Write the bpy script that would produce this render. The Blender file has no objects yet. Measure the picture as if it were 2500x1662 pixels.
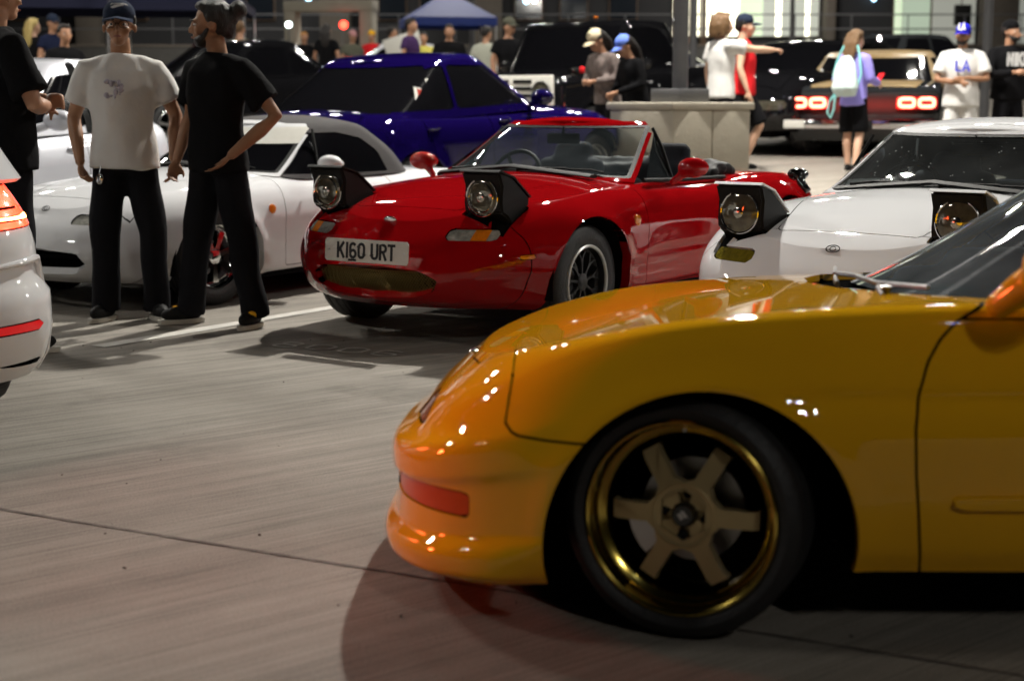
import bpy, bmesh, math, random
import numpy as np
from mathutils import Vector, Matrix
random.seed(4)
rng = np.random.RandomState(4)
R = math.radians
scene = bpy.context.scene
C = scene.collection

# ------------------------------------------------------------------ camera
cam_d = bpy.data.cameras.new('camera'); cam = bpy.data.objects.new('camera', cam_d); C.objects.link(cam)
cam.location = (0, 0, 1.17); cam.rotation_euler = (R(90 - 8.8), 0, 0)
cam_d.sensor_fit = 'HORIZONTAL'; cam_d.sensor_width = 23.5; cam_d.lens = 35
cam_d.clip_start = 0.05; cam_d.clip_end = 400
cam_d.dof.use_dof = True; cam_d.dof.focus_distance = 6.1; cam_d.dof.aperture_fstop = 1.8
scene.camera = cam

# ------------------------------------------------------------------ night sky
w = bpy.data.worlds.new('World'); scene.world = w; w.use_nodes = True
nt = w.node_tree; bg = nt.nodes['Background']
sky = nt.nodes.new('ShaderNodeTexSky'); sky.sky_type = 'NISHITA'; sky.sun_disc = False
sky.sun_elevation = R(-4.0); sky.sun_rotation = R(200)
nt.links.new(sky.outputs[0], bg.inputs[0]); bg.inputs[1].default_value = 0.05
sun_d = bpy.data.lights.new('moon', 'SUN'); sun_d.energy = 0.012; sun_d.angle = R(0.5); sun_d.color = (0.75, 0.85, 1)
sun = bpy.data.objects.new('moon', sun_d); C.objects.link(sun); sun.rotation_euler = (R(40), 0, R(20))

scene.view_settings.view_transform = 'Standard'; scene.view_settings.look = 'None'
scene.view_settings.exposure = 0.22; scene.view_settings.gamma = 1.0
scene.cycles.max_bounces = 7; scene.cycles.glossy_bounces = 4; scene.cycles.transmission_bounces = 5
scene.cycles.transparent_max_bounces = 10; scene.cycles.sample_clamp_indirect = 4; scene.cycles.use_denoising = True
scene.cycles.caustics_reflective = False; scene.cycles.caustics_refractive = False

LAMP_W = 2250.0      # watts of one luminaire on the nearest pole
# ------------------------------------------------------------------ materials
def mat(name, col, rough=.6, metal=0, coat=0, coat_rough=.05, var=.08, vscale=6, bump=0, bscale=60, emit=None, estr=0, alpha=1, trans=0, spec=.5, ior=1.45, sheen=0, stretch=None):
    m = bpy.data.materials.new(name); m.use_nodes = True; n = m.node_tree; b = n.nodes['Principled BSDF']; L = n.links.new
    b.inputs['Roughness'].default_value = rough; b.inputs['Metallic'].default_value = metal
    b.inputs['Coat Weight'].default_value = coat; b.inputs['Coat Roughness'].default_value = coat_rough
    b.inputs['Specular IOR Level'].default_value = spec; b.inputs['IOR'].default_value = ior
    b.inputs['Transmission Weight'].default_value = trans; b.inputs['Alpha'].default_value = alpha
    b.inputs['Sheen Weight'].default_value = sheen
    tc = n.nodes.new('ShaderNodeTexCoord'); src = tc.outputs['Object']
    if stretch:
        mp = n.nodes.new('ShaderNodeMapping'); mp.inputs['Scale'].default_value = stretch; L(src, mp.inputs[0]); src = mp.outputs[0]
    nz = n.nodes.new('ShaderNodeTexNoise'); nz.inputs['Scale'].default_value = vscale; nz.inputs['Detail'].default_value = 5; L(src, nz.inputs[0])
    mx = n.nodes.new('ShaderNodeMix'); mx.data_type = 'RGBA'
    mx.inputs[6].default_value = (*[c * (1 - var) for c in col], 1); mx.inputs[7].default_value = (*[min(1, c * (1 + var)) for c in col], 1)
    L(nz.outputs[0], mx.inputs[0]); L(mx.outputs[2], b.inputs['Base Color'])
    if bump:
        n2 = n.nodes.new('ShaderNodeTexNoise'); n2.inputs['Scale'].default_value = bscale; n2.inputs['Detail'].default_value = 4; L(src, n2.inputs[0])
        bp = n.nodes.new('ShaderNodeBump'); bp.inputs['Strength'].default_value = bump; bp.inputs['Distance'].default_value = .01
        L(n2.outputs[0], bp.inputs['Height']); L(bp.outputs[0], b.inputs['Normal'])
    if emit: b.inputs['Emission Color'].default_value = (*emit, 1); b.inputs['Emission Strength'].default_value = estr
    return m
def paint(name, col, metal=0, rough=.3, coat=1):
    return mat(name, col, max(rough, .5), metal, coat, .025, var=.03, vscale=3, spec=.0)
M = {}
M['red'] = paint('red_paint', (.31, .003, .005))
M['yellow'] = paint('yellow_paint', (.76, .39, .008), rough=.28)
M['white'] = paint('white_paint', (.72, .73, .75), rough=.35)
M['white2'] = paint('pearl_white_paint', (.89, .90, .92), rough=.35)
M['blue'] = paint('blue_paint', (.004, .0015, .038), rough=.3)
M['silver'] = paint('silver_paint', (.62, .63, .68), metal=.5, rough=.3)
M['black'] = paint('black_paint', (.006, .006, .007), rough=.25)
M['gunmetal'] = paint('dark_paint', (.02, .022, .024), rough=.3)
M['maroon'] = paint('maroon_paint', (.09, .004, .01))
M['tan'] = mat('weathered_tan_paint', (.26, .17, .06), .4, var=.5, vscale=2.2, coat=.3, coat_rough=.3)
M['trim'] = mat('black_trim', (.012, .012, .012), .6, spec=.15, bump=.1, bscale=300)
M['gloss'] = mat('gloss_black_plastic', (.008, .008, .008), .12, coat=.5)
M['inner'] = mat('dark_inner', (.006, .006, .006), .9, spec=0)
M['pod'] = mat('matt_black_pod', (.011, .011, .011), .5, spec=.15, bump=.05, bscale=120)
M['rubber'] = mat('tyre_rubber', (.016, .016, .017), .55, bump=.3, bscale=90)
M['interior'] = mat('interior_cloth', (.02, .022, .028), .8, spec=.15, bump=.2, bscale=200)
M['softtop'] = mat('grey_canvas_top', (.036, .033, .034), .9, bump=.25, bscale=350)
M['blackcloth'] = mat('black_canvas', (.012, .012, .013), .7, bump=.3, bscale=150)
M['chrome'] = mat('chrome', (.75, .75, .76), .08, 1, var=.02)
M['alu'] = mat('brushed_metal', (.55, .55, .56), .3, 1, var=.1)
M['lipgold'] = mat('polished_gold_lip', (.62, .46, .10), .16, 1, var=.05)
M['bronze'] = mat('bronze_spoke', (.50, .39, .20), .35, .55, var=.06, vscale=20)
M['disc'] = mat('brake_steel', (.35, .35, .36), .35, .9)
M['blackrim'] = mat('black_wheel_metal', (.02, .02, .022), .3, .3)
def glassmat(name, tint=(.82, .88, .88), haze=.03, haze_speck_col=(.5, .6, .65), speck=.0):
    m = bpy.data.materials.new(name); m.use_nodes = True; n = m.node_tree; n.nodes.clear(); L = n.links.new
    out = n.nodes.new('ShaderNodeOutputMaterial'); tr = n.nodes.new('ShaderNodeBsdfTransparent'); tr.inputs[0].default_value = (*tint, 1); gl = n.nodes.new('ShaderNodeBsdfGlossy'); gl.inputs['Roughness'].default_value = .015
    fr = n.nodes.new('ShaderNodeFresnel'); fr.inputs[0].default_value = 1.6; mx = n.nodes.new('ShaderNodeMixShader'); L(fr.outputs[0], mx.inputs[0]); L(tr.outputs[0], mx.inputs[1]); L(gl.outputs[0], mx.inputs[2])
    df = n.nodes.new('ShaderNodeBsdfDiffuse'); df.inputs[0].default_value = (*haze_speck_col, 1); m2 = n.nodes.new('ShaderNodeMixShader'); tc = n.nodes.new('ShaderNodeTexCoord'); nz = n.nodes.new('ShaderNodeTexNoise'); nz.inputs['Scale'].default_value = 4; nz.inputs['Detail'].default_value = 6; L(tc.outputs['Object'], nz.inputs[0])
    mu = n.nodes.new('ShaderNodeMath'); mu.operation = 'MULTIPLY'; mu.inputs[1].default_value = haze * 2; L(nz.outputs[0], mu.inputs[0]);  # bluish diffuse veil paints in reflected haze; specks come on top
    vo = n.nodes.new('ShaderNodeTexVoronoi'); vo.inputs['Scale'].default_value = 42; L(tc.outputs['Object'], vo.inputs[0]); lt = n.nodes.new('ShaderNodeMath'); lt.operation = 'LESS_THAN'; lt.inputs[1].default_value = .13; L(vo.outputs['Distance'], lt.inputs[0])
    n3 = n.nodes.new('ShaderNodeTexNoise'); n3.inputs['Scale'].default_value = 9; L(tc.outputs['Object'], n3.inputs[0]); gt = n.nodes.new('ShaderNodeMath'); gt.operation = 'GREATER_THAN'; gt.inputs[1].default_value = .56; L(n3.outputs[0], gt.inputs[0])
    m4 = n.nodes.new('ShaderNodeMath'); m4.operation = 'MULTIPLY'; L(lt.outputs[0], m4.inputs[0]); L(gt.outputs[0], m4.inputs[1]); m5 = n.nodes.new('ShaderNodeMath'); m5.operation = 'MULTIPLY_ADD'; m5.inputs[1].default_value = speck; L(m4.outputs[0], m5.inputs[0]); L(mu.outputs[0], m5.inputs[2]); L(m5.outputs[0], m2.inputs[0]); L(mx.outputs[0], m2.inputs[1]); L(df.outputs[0], m2.inputs[2]); L(m2.outputs[0], out.inputs[0]); return m
M['glass'] = glassmat('clear_glass'); M['hazyglass'] = glassmat('hazy_windscreen_glass', haze=.10, speck=.1); M['speckglass'] = glassmat('dew_specked_glass', haze=.025, haze_speck_col=(.8, .85, .85), speck=.55)
M['tint'] = mat('tinted_glass', (.004, .004, .005), .04, spec=.8, coat=.6)
M['mirror'] = mat('mirror_glass', (.8, .8, .8), .02, 1)
M['amber'] = mat('amber_lens', (.75, .20, .01), .12, coat=1, var=.25, vscale=80)
M['clearlens'] = mat('ribbed_clear_lens', (.30, .30, .27), .12, coat=1, var=.7, vscale=45)
M['smokelens'] = mat('smoked_yellow_lens', (.16, .13, .012), .12, coat=1, var=.7, vscale=40)
M['orangelens'] = mat('orange_turn_lens', (.50, .070, .003), .3, coat=.4, spec=.1, var=.1, vscale=60)
M['headglass'] = mat('headlamp_glass', (.12, .11, .08), .05, .5, coat=1, var=.9, vscale=26)
M['reflector'] = mat('lamp_reflector', (.6, .58, .52), .15, 1, var=.3, vscale=40)
M['polished'] = mat('polished_wheel_lip', (.75, .75, .73), .35, .25)
M['nosecover'] = mat('translucent_lamp_cover', (.62, .30, .16), .15, coat=1, var=.5, vscale=25)
M['redref'] = mat('red_reflector', (.6, .01, .015), .25, emit=(1, .02, .02), estr=.25)
M['tail'] = mat('lit_tail_lamp', (.5, .01, .01), .2, coat=1, emit=(1, .045, .015), estr=7.0, vscale=60, var=.5)
M['tailhot'] = mat('tail_lamp_bar', (.9, .3, .1), .3, emit=(1, .42, .10), estr=14)
M['taildark'] = mat('dark_red_lens', (.20, .004, .006), .15, coat=1, emit=(1, .01, .01), estr=.12)
M['tailwhite'] = mat('hot_red_lamp', (.9, .2, .1), .3, emit=(1, .17, .10), estr=7)
M['plate'] = mat('plate_white', (.62, .61, .56), .35, var=.06, vscale=30)
M['ink'] = mat('plate_black', (.01, .01, .012), .5)
M['concrete'] = mat('cast_concrete', (.34, .31, .25), .85, var=.12, vscale=5, bump=.4, bscale=45)
M['post'] = mat('galvanised_grey_post', (.10, .10, .105), .45, .3, var=.1)
M['skin'] = mat('skin', (.42, .22, .13), .5, bump=.05, bscale=200, var=.06)
M['skin2'] = mat('tanned_skin', (.30, .15, .08), .5, bump=.05, bscale=200, var=.06)
M['skin3'] = mat('light_skin', (.62, .38, .26), .5, var=.06)
M['hair'] = mat('dark_hair', (.012, .009, .008), .5, bump=.8, bscale=60, stretch=(3, 3, .6))
M['hairbrown'] = mat('brown_hair', (.14, .075, .03), .5, var=.5, bump=1, bscale=50, stretch=(3, 3, .6))
M['hairblond'] = mat('blond_hair', (.5, .38, .14), .5, var=.3, bump=.8, bscale=60, stretch=(3, 3, .6))
M['mouthmat'] = mat('lips', (.25, .09, .07), .5)
M['eyewhite'] = mat('eye_white', (.6, .58, .55), .2)
M['sole'] = mat('pale_rubber_sole', (.45, .43, .38), .7)
M['concave'] = M['inner']
def cloth(name, col, var=.08): return mat(name, col, .9, var=var, vscale=9, bump=.35, bscale=28, sheen=0, spec=.08)
M['tee_white'] = cloth('white_cotton', (.66, .65, .63)); M['tee_black'] = cloth('black_cotton', (.007, .007, .008))
M['jeans'] = cloth('black_denim', (.009, .009, .011), .2); M['navy'] = cloth('navy_cotton', (.012, .016, .04))

M['redprint'] = cloth('dark_red_print', (.30, .03, .02))
# ------------------------------------------------------------------ object helpers
def link(o, parent=None):
    C.objects.link(o)
    if parent is not None: o.parent = parent
    return o
def tag(o, label=None, cat=None, group=None, kind=None):
    if label: o['label'] = label
    if cat: o['category'] = cat
    if group: o['group'] = group
    if kind: o['kind'] = kind
    return o
def thing(name, label, cat, loc=(0, 0, 0), rz=0, group=None):
    o = bpy.data.objects.new(name, None); o.empty_display_size = .2; link(o)
    o.location = loc; o.rotation_euler = (0, 0, rz)
    return tag(o, label, cat, group)
def mesh(name, V, F, m, parent=None, N=None, smooth=True, sharp=38, loc=None, rot=None):
    me = bpy.data.meshes.new(name); me.from_pydata([tuple(map(float, v[:3])) for v in V], [], [tuple(f) for f in F]); me.validate(clean_customdata=False)
    me.materials.append(m); me.update()
    if smooth:
        me.polygons.foreach_set('use_smooth', [True] * len(me.polygons))
        if N is not None and len(N) == len(me.vertices): me.normals_split_custom_set_from_vertices([tuple(n) for n in N])
        elif sharp: me.set_sharp_from_angle(angle=R(sharp))
    o = bpy.data.objects.new(name, me); link(o, parent)
    if loc is not None: o.location = loc
    if rot is not None: o.rotation_euler = rot
    return o
class G:
    """a bag of geometry"""
    def __init__(s): s.V = []; s.F = []
    def add(s, V, F):
        k = len(s.V); s.V += [tuple(v) for v in V]; s.F += [tuple(i + k for i in f) for f in F]; return s
    def box(s, c, d, bev=0, rot=None):
        bm = bmesh.new(); bmesh.ops.create_cube(bm, size=1)
        for v in bm.verts: v.co = Vector((v.co.x * d[0], v.co.y * d[1], v.co.z * d[2]))
        if bev: bmesh.ops.bevel(bm, geom=bm.edges[:], offset=bev, segments=2, affect='EDGES', profile=.5)
        mt = Matrix.Translation(c) @ (Matrix.Rotation(rot[0], 4, 'Z') @ Matrix.Rotation(rot[1], 4, 'Y') @ Matrix.Rotation(rot[2], 4, 'X') if rot else Matrix())
        bm.transform(mt); bm.verts.index_update()
        s.add([v.co[:] for v in bm.verts], [[v.index for v in f.verts] for f in bm.faces]); bm.free(); return s
    def tube(s, P, r, n=10, cap=True, sq=1.0):
        P = [Vector(p) for p in P]; rs = r if isinstance(r, (list, tuple)) else [r] * len(P); V = []; F = []
        ref = None
        for i, p in enumerate(P):
            t = (P[min(i + 1, len(P) - 1)] - P[max(i - 1, 0)]).normalized()
            if ref is None: ref = Vector((0, 0, 1)) if abs(t.z) < .9 else Vector((1, 0, 0))
            a = (ref - t * ref.dot(t)).normalized(); b = t.cross(a); ref = a
            ra, rb = (rs[i] if isinstance(rs[i], (tuple, list)) else (rs[i], rs[i] * sq))
            for k in range(n):
                an = 2 * math.pi * k / n; V.append(p + a * math.cos(an) * ra + b * math.sin(an) * rb)
        for i in range(len(P) - 1):
            for k in range(n): F.append((i * n + k, i * n + (k + 1) % n, (i + 1) * n + (k + 1) % n, (i + 1) * n + k))
        if cap: F.append(tuple(range(n))[::-1]); F.append(tuple((len(P) - 1) * n + k for k in range(n)))
        return s.add(V, F)
    def lathe(s, prof, axis='Y', n=48, c=(0, 0, 0), closed=False):
        V = []; F = []
        for k in range(n):
            a = 2 * math.pi * k / n
            for (u, r) in prof:
                p = (r * math.cos(a), u, r * math.sin(a)) if axis == 'Y' else ((u, r * math.cos(a), r * math.sin(a)) if axis == 'X' else (r * math.cos(a), r * math.sin(a), u))
                V.append((p[0] + c[0], p[1] + c[1], p[2] + c[2]))
        m = len(prof)
        for k in range(n):
            for j in range(m - (0 if closed else 1)):
                F.append((k * m + j, k * m + (j + 1) % m, ((k + 1) % n) * m + (j + 1) % m, ((k + 1) % n) * m + j))
        return s.add(V, F)
    def ell(s, c, r, nu=14, nv=9, rot=None):
        V = []; F = []; mt = rot if rot is not None else Matrix.Identity(3); c = Vector(c)
        for j in range(nv + 1):
            ph = math.pi * j / nv
            for i in range(nu):
                th = 2 * math.pi * i / nu
                V.append(c + mt @ Vector((r[0] * math.sin(ph) * math.cos(th), r[1] * math.sin(ph) * math.sin(th), r[2] * math.cos(ph))))
        for j in range(nv):
            for i in range(nu):
                q = (j * nu + i, (j + 1) * nu + i, (j + 1) * nu + (i + 1) % nu, j * nu + (i + 1) % nu); F.append(q)
        return s.add(V, F)
    def prism(s, poly, lo, hi, axis='Y', flip=False):
        n = len(poly); V = []
        for t in (lo, hi):
            for (a, b) in poly: V.append((a, t, b) if axis == 'Y' else ((t, a, b) if axis == 'X' else (a, b, t)))
        F = [tuple(range(n)), tuple(range(2 * n - 1, n - 1, -1))] + [(i, i + n, (i + 1) % n + n, (i + 1) % n) for i in range(n)]
        return s.add(V, F)
    def fixn(s):
        bm = bmesh.new(); vs = [bm.verts.new(v) for v in s.V]
        for f in s.F:
            try: bm.faces.new([vs[i] for i in dict.fromkeys(f)])
            except ValueError: pass
        bmesh.ops.remove_doubles(bm, verts=bm.verts, dist=1e-5); bmesh.ops.recalc_face_normals(bm, faces=bm.faces)
        bm.verts.index_update(); s.V = [v.co[:] for v in bm.verts]; s.F = [[v.index for v in f.verts] for f in bm.faces]; bm.free(); return s
    def obj(s, name, m, parent=None, smooth=True, sharp=38, loc=None, rot=None, fix=True):
        if fix: s.fixn()
        return mesh(name, s.V, s.F, m, parent, None, smooth, sharp, loc, rot)
TMP = bpy.data.scenes.new('tmp')
def remeshed(name, g, m, parent, voxel=.02, smooth=4, noise=0, nscale=9):
    o = mesh(name, g.V, g.F, m, None, smooth=False)
    md = o.modifiers.new('r', 'REMESH'); md.mode = 'VOXEL'; md.voxel_size = voxel; md.use_smooth_shade = True
    if smooth: sm = o.modifiers.new('s', 'SMOOTH'); sm.factor = .5; sm.iterations = smooth
    C.objects.unlink(o); TMP.collection.objects.link(o); vl = TMP.view_layers[0]; vl.update(); dg = vl.depsgraph; me = bpy.data.meshes.new_from_object(o.evaluated_get(dg)); old = o.data
    TMP.collection.objects.unlink(o); bpy.data.objects.remove(o); bpy.data.meshes.remove(old)
    me.name = name
    if noise:
        from mathutils import noise as nz
        for v in me.vertices:
            v.co += v.normal * (nz.noise(Vector((v.co.x * nscale, v.co.y * nscale, v.co.z * nscale * .55))) * noise)
    me.materials.clear(); me.materials.append(m); me.polygons.foreach_set('use_smooth', [True] * len(me.polygons))
    return link(bpy.data.objects.new(name, me), parent)
def copy_tree(o, parent=None):
    c = o.copy(); link(c); c.parent = parent
    for ch in list(o.children): copy_tree(ch, c)
    return c

# ------------------------------------------------------------------ surface shells (car bodies) and clipping
def curve(pts):
    xs = np.array([p[0] for p in pts], float); ys = np.array([p[1] for p in pts], float)
    if xs[0] > xs[-1]: xs = xs[::-1]; ys = ys[::-1]
    h = np.diff(xs); d = np.diff(ys) / h; m = np.zeros_like(xs)
    for i in range(1, len(xs) - 1):
        m[i] = 0 if d[i - 1] * d[i] <= 0 else 2 * d[i - 1] * d[i] / (d[i - 1] + d[i])
        if d[i - 1] * d[i] > 0: w1 = 2 * h[i] + h[i - 1]; w2 = h[i] + 2 * h[i - 1]; m[i] = (w1 + w2) / (w1 / d[i - 1] + w2 / d[i])
    m[0] = d[0]; m[-1] = d[-1]
    def f(x):
        x = np.clip(np.asarray(x, float), xs[0], xs[-1]); k = np.clip(np.searchsorted(xs, x) - 1, 0, len(xs) - 2)
        t = (x - xs[k]) / h[k]; t2 = t * t; t3 = t2 * t
        return (2 * t3 - 3 * t2 + 1) * ys[k] + (t3 - 2 * t2 + t) * h[k] * m[k] + (-2 * t3 + 3 * t2) * ys[k + 1] + (t3 - t2) * h[k] * m[k + 1]
    return f
def corner(d, L, p):
    t = np.clip(1 - d / L, 0, 1); return (1 - t ** p) ** (1 / p)
class Surf:
    def __init__(s, V, F, N): s.V = V; s.F = F; s.N = N
def normals(V, F):
    N = np.zeros((len(V), 3)); Fq = np.array([f if len(f) == 4 else (f[0], f[1], f[2], f[2]) for f in F])
    P = V[:, :3]; n = np.cross(P[Fq[:, 2]] - P[Fq[:, 0]], P[Fq[:, 3]] - P[Fq[:, 1]])
    for k in range(4): np.add.at(N, Fq[:, k], n)
    key = np.round(P * 2000).astype(np.int64); _, inv = np.unique(key, axis=0, return_inverse=True); inv = inv.ravel()
    A = np.zeros((inv.max() + 1, 3)); np.add.at(A, inv, N); N = A[inv]
    return N / np.maximum(np.linalg.norm(N, axis=1, keepdims=True), 1e-12)
def shell(xn, xt, W, inset, zb, zs, zc, top=2.2, fr=(.7, 2.3), rr=(.5, 2.5), ns=110, ng=22, nt=14, flare=None):
    u = np.linspace(0, 1, ns); a = .5 * (1 - np.cos(math.pi * u)); s = .65 * a + .35 * u; s[0] = 0; s[-1] = 1
    s = np.where(s < .12, (s / .12) ** 1.5 * .12, s); s = np.where(s > .88, 1 - ((1 - s) / .12) ** 1.5 * .12, s)
    q = np.concatenate([np.linspace(0, 1, ng), 1 + np.linspace(0, 1, nt)[1:]])
    rows = []
    for qq in q:
        g = min(qq, 1); t = max(0., qq - 1); x0 = float(xn(g)); x1 = float(xt(g)); x = x0 + (x1 - x0) * s
        Fc = corner(x0 - x, *fr) * corner(x - x1, *rr)
        z = zb(x) + (zs(x) - zb(x)) * g
        if t: z = z + (zc(x) - zs(x)) * np.minimum(1, Fc * 1.15) * (1 - (1 - t) ** top)
        y = (W(x) - inset(g, x) + (flare(x, z) if flare else 0)) * Fc * (1 - t)
        rows.append(np.stack([x, y, z, s, np.full(ns, qq)], 1))
    A = np.array(rows); B = A[:-1][::-1].copy(); B[:, :, 1] *= -1
    Gd = np.concatenate([A, B]); nr = Gd.shape[0]; V = Gd.reshape(-1, 5)
    F = [(i * ns + j, i * ns + j + 1, (i + 1) * ns + j + 1, (i + 1) * ns + j) for i in range(nr - 1) for j in range(ns - 1)]
    N = normals(V, F); c = V[:, :3].mean(0)
    if ((V[:, :3] - c) * N).sum() < 0: F = [f[::-1] for f in F]; N = -N
    return Surf(V, F, N)
def clip(S, fn, lev=0.0):
    """keep fn(V) > lev"""
    V, F, N = S.V, S.F, S.N; f = fn(V) - lev; ins = f > 0
    nV = []; nN = []; cache = {}; out = []; n0 = len(V)
    Fl = F; insl = ins.tolist(); fl = f.tolist()
    for fc in Fl:
        k = [insl[i] for i in fc]
        if all(k): out.append(fc)
        elif any(k):
            poly = []
            m = len(fc)
            for a in range(m):
                i, j = fc[a], fc[(a + 1) % m]
                if insl[i]: poly.append(i)
                if insl[i] != insl[j]:
                    key = (i, j) if i < j else (j, i); e = cache.get(key)
                    if e is None:
                        t = fl[i] / (fl[i] - fl[j]); nV.append(V[i] + (V[j] - V[i]) * t); nN.append(N[i] + (N[j] - N[i]) * t); e = cache[key] = n0 + len(nV) - 1
                    poly.append(e)
            if len(poly) > 2: out.append(tuple(poly))
    if nV: V = np.vstack([V, nV]); N = np.vstack([N, nN])
    used = sorted({i for p in out for i in p}); mp = {o: n for n, o in enumerate(used)}
    if not used: return Surf(V[:0], [], N[:0])
    N = N[used]; N = N / np.maximum(np.linalg.norm(N, axis=1, keepdims=True), 1e-12)
    return Surf(V[used], [tuple(mp[i] for i in p) for p in out], N)
def split(S, fn, gap=.005): return clip(S, fn, gap / 2), clip(S, lambda V: -fn(V), gap / 2)
def offset(S, d): return Surf(np.hstack([S.V[:, :3] + S.N * d, S.V[:, 3:]]), S.F, S.N)
def edge_lip(S, depth=.012, where=None, vec=None):
    """thickness along open edges: returns a Surf with the extra faces appended"""
    cnt = {}
    for f in S.F:
        for a in range(len(f)):
            i, j = f[a], f[(a + 1) % len(f)]; k = (min(i, j), max(i, j)); cnt[k] = cnt.get(k, 0) + 1 if k in cnt else 1; cnt.setdefault(('d',) + k, (i, j))
    V = []; N = []; F = []; n0 = len(S.V)
    ok = where(S.V) if where is not None else np.ones(len(S.V), bool)
    for k, c in list(cnt.items()):
        if k[0] == 'd' or c != 1: continue
        i, j = cnt[('d',) + k]
        if not (ok[i] and ok[j]): continue
        p, q = S.V[i], S.V[j]; a, b = p.copy(), q.copy()
        if vec is None: a[:3] -= S.N[i] * depth; b[:3] -= S.N[j] * depth
        else:
            a[:3] += vec(p) ; b[:3] += vec(q)
        n = np.cross(q[:3] - p[:3], a[:3] - p[:3]); l = np.linalg.norm(n)
        if l < 1e-10: continue
        n /= l; m = n0 + len(V); V += [p, q, b, a]; N += [-n] * 4; F.append((m, m + 3, m + 2, m + 1)); 
    if not V: return S
    return Surf(np.vstack([S.V, V]), S.F + F, np.vstack([S.N, N]))
def islands(S):
    key = np.round(S.V[:, :3] * 5000).astype(np.int64); _, inv = np.unique(key, axis=0, return_inverse=True); inv = inv.ravel().tolist(); par = list(range(max(inv) + 1))
    def fd(a):
        while par[a] != a: par[a] = par[par[a]]; a = par[a]
        return a
    for f in S.F:
        r0 = fd(inv[f[0]])
        for i in f[1:]: par[fd(inv[i])] = r0
    gr = {}
    for f in S.F: gr.setdefault(fd(inv[f[0]]), []).append(f)
    out = []
    for fs in sorted(gr.values(), key=len, reverse=True):
        if len(fs) < 3: continue
        us = sorted({i for f in fs for i in f}); mp = {o: n for n, o in enumerate(us)}; out.append(Surf(S.V[us], [tuple(mp[i] for i in f) for f in fs], S.N[us]))
    return out
def sobj(name, S, m, parent):
    """one object per connected piece; returns the largest"""
    first = None
    for k, T in enumerate(islands(S)):
        nm = name if (k == 0 or name not in ('body', 'front_bumper', 'roof')) else {'body': 'body_panel', 'front_bumper': 'bumper_piece', 'roof': 'roof_piece'}[name]
        o = mesh(nm, T.V[:, :3], T.F, m, parent, N=T.N); first = first or o
    return first
def sdpoly(P, r=0.0):
    P = np.array(P, float); Q = np.roll(P, -1, 0)
    def f(a, b):
        p = np.stack([a, b], 1); d = np.full(len(p), 1e9); sgn = np.ones(len(p))
        for v0, v1 in zip(P, Q):
            e = v1 - v0; wv = p - v0; t = np.clip((wv @ e) / (e @ e), 0, 1); dd = wv - t[:, None] * e; d = np.minimum(d, (dd ** 2).sum(1))
            c1 = p[:, 1] >= v0[1]; c2 = p[:, 1] < v1[1]; c3 = e[0] * wv[:, 1] > e[1] * wv[:, 0]
            sgn = np.where((c1 & c2 & c3) | (~c1 & ~c2 & ~c3), -sgn, sgn)
        return sgn * np.sqrt(d) - r
    return f
def xzreg(P, r=0, side=0, ymin=.35):
    """negative inside the x-z polygon on one side (+1 left, -1 right, 0 both)"""
    f = sdpoly(P, r)
    def g(V):
        y = V[:, 1] * side if side else np.abs(V[:, 1]); return np.maximum(f(V[:, 0], V[:, 2]), ymin - y)
    return g
def yzreg(P, r=0, xmin=0., sgn=1, side=0):
    f = sdpoly(P, r)
    def g(V):
        y = V[:, 1] * side if side else V[:, 1]; return np.maximum(f(y, V[:, 2]), (xmin - V[:, 0]) * sgn)
    return g
def xyreg(P, r=0, zmin=0.5, side=0):
    f = sdpoly(P, r)
    def g(V):
        y = V[:, 1] * side if side else V[:, 1]; return np.maximum(f(V[:, 0], y), zmin - V[:, 2])
    return g
def rrect(a0, a1, b0, b1, r): return [(a0 + r, b0 + r), (a1 - r, b0 + r), (a1 - r, b1 - r), (a0 + r, b1 - r)]
def strokes(g, lines, wd, place, th=.002):
    """flat lettering from polylines; place(u,v,w) -> xyz"""
    for ln in lines:
        n = len(ln); L = []; Rr = []
        for i in range(n):
            p = np.array(ln[i], float); a = np.array(ln[max(i - 1, 0)], float); b = np.array(ln[min(i + 1, n - 1)], float); t = b - a; t /= max(np.linalg.norm(t), 1e-9)
            if i == 0: p = p - t * wd * .0
            nn = np.array([-t[1], t[0]]); sc = 1.0
            if 0 < i < n - 1:
                t1 = p - a; t1 /= np.linalg.norm(t1); sc = 1 / max(.5, abs(nn @ np.array([-t1[1], t1[0]])))
            L.append(p + nn * wd / 2 * sc); Rr.append(p - nn * wd / 2 * sc)
        V = []; F = []
        for w_ in (0, th):
            V += [place(q[0], q[1], w_) for q in L] + [place(q[0], q[1], w_) for q in Rr]
        m = n
        for i in range(n - 1):
            F.append((2 * m + i, 2 * m + i + 1, 3 * m + i + 1, 3 * m + i)); F.append((i, m + i, m + i + 1, i + 1))
            F.append((i, i + 1, 2 * m + i + 1, 2 * m + i)); F.append((m + i, 3 * m + i, 3 * m + i + 1, m + i + 1))
        F.append((0, 2 * m, 3 * m, m)); F.append((m - 1, 2 * m - 1, 4 * m - 1, 3 * m - 1)); g.add(V, F)
def arc(cx, cy, rx, ry, a0, a1, n=9): return [(cx + rx * math.cos(R(a0 + (a1 - a0) * i / n)), cy + ry * math.sin(R(a0 + (a1 - a0) * i / n))) for i in range(n + 1)]
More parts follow.
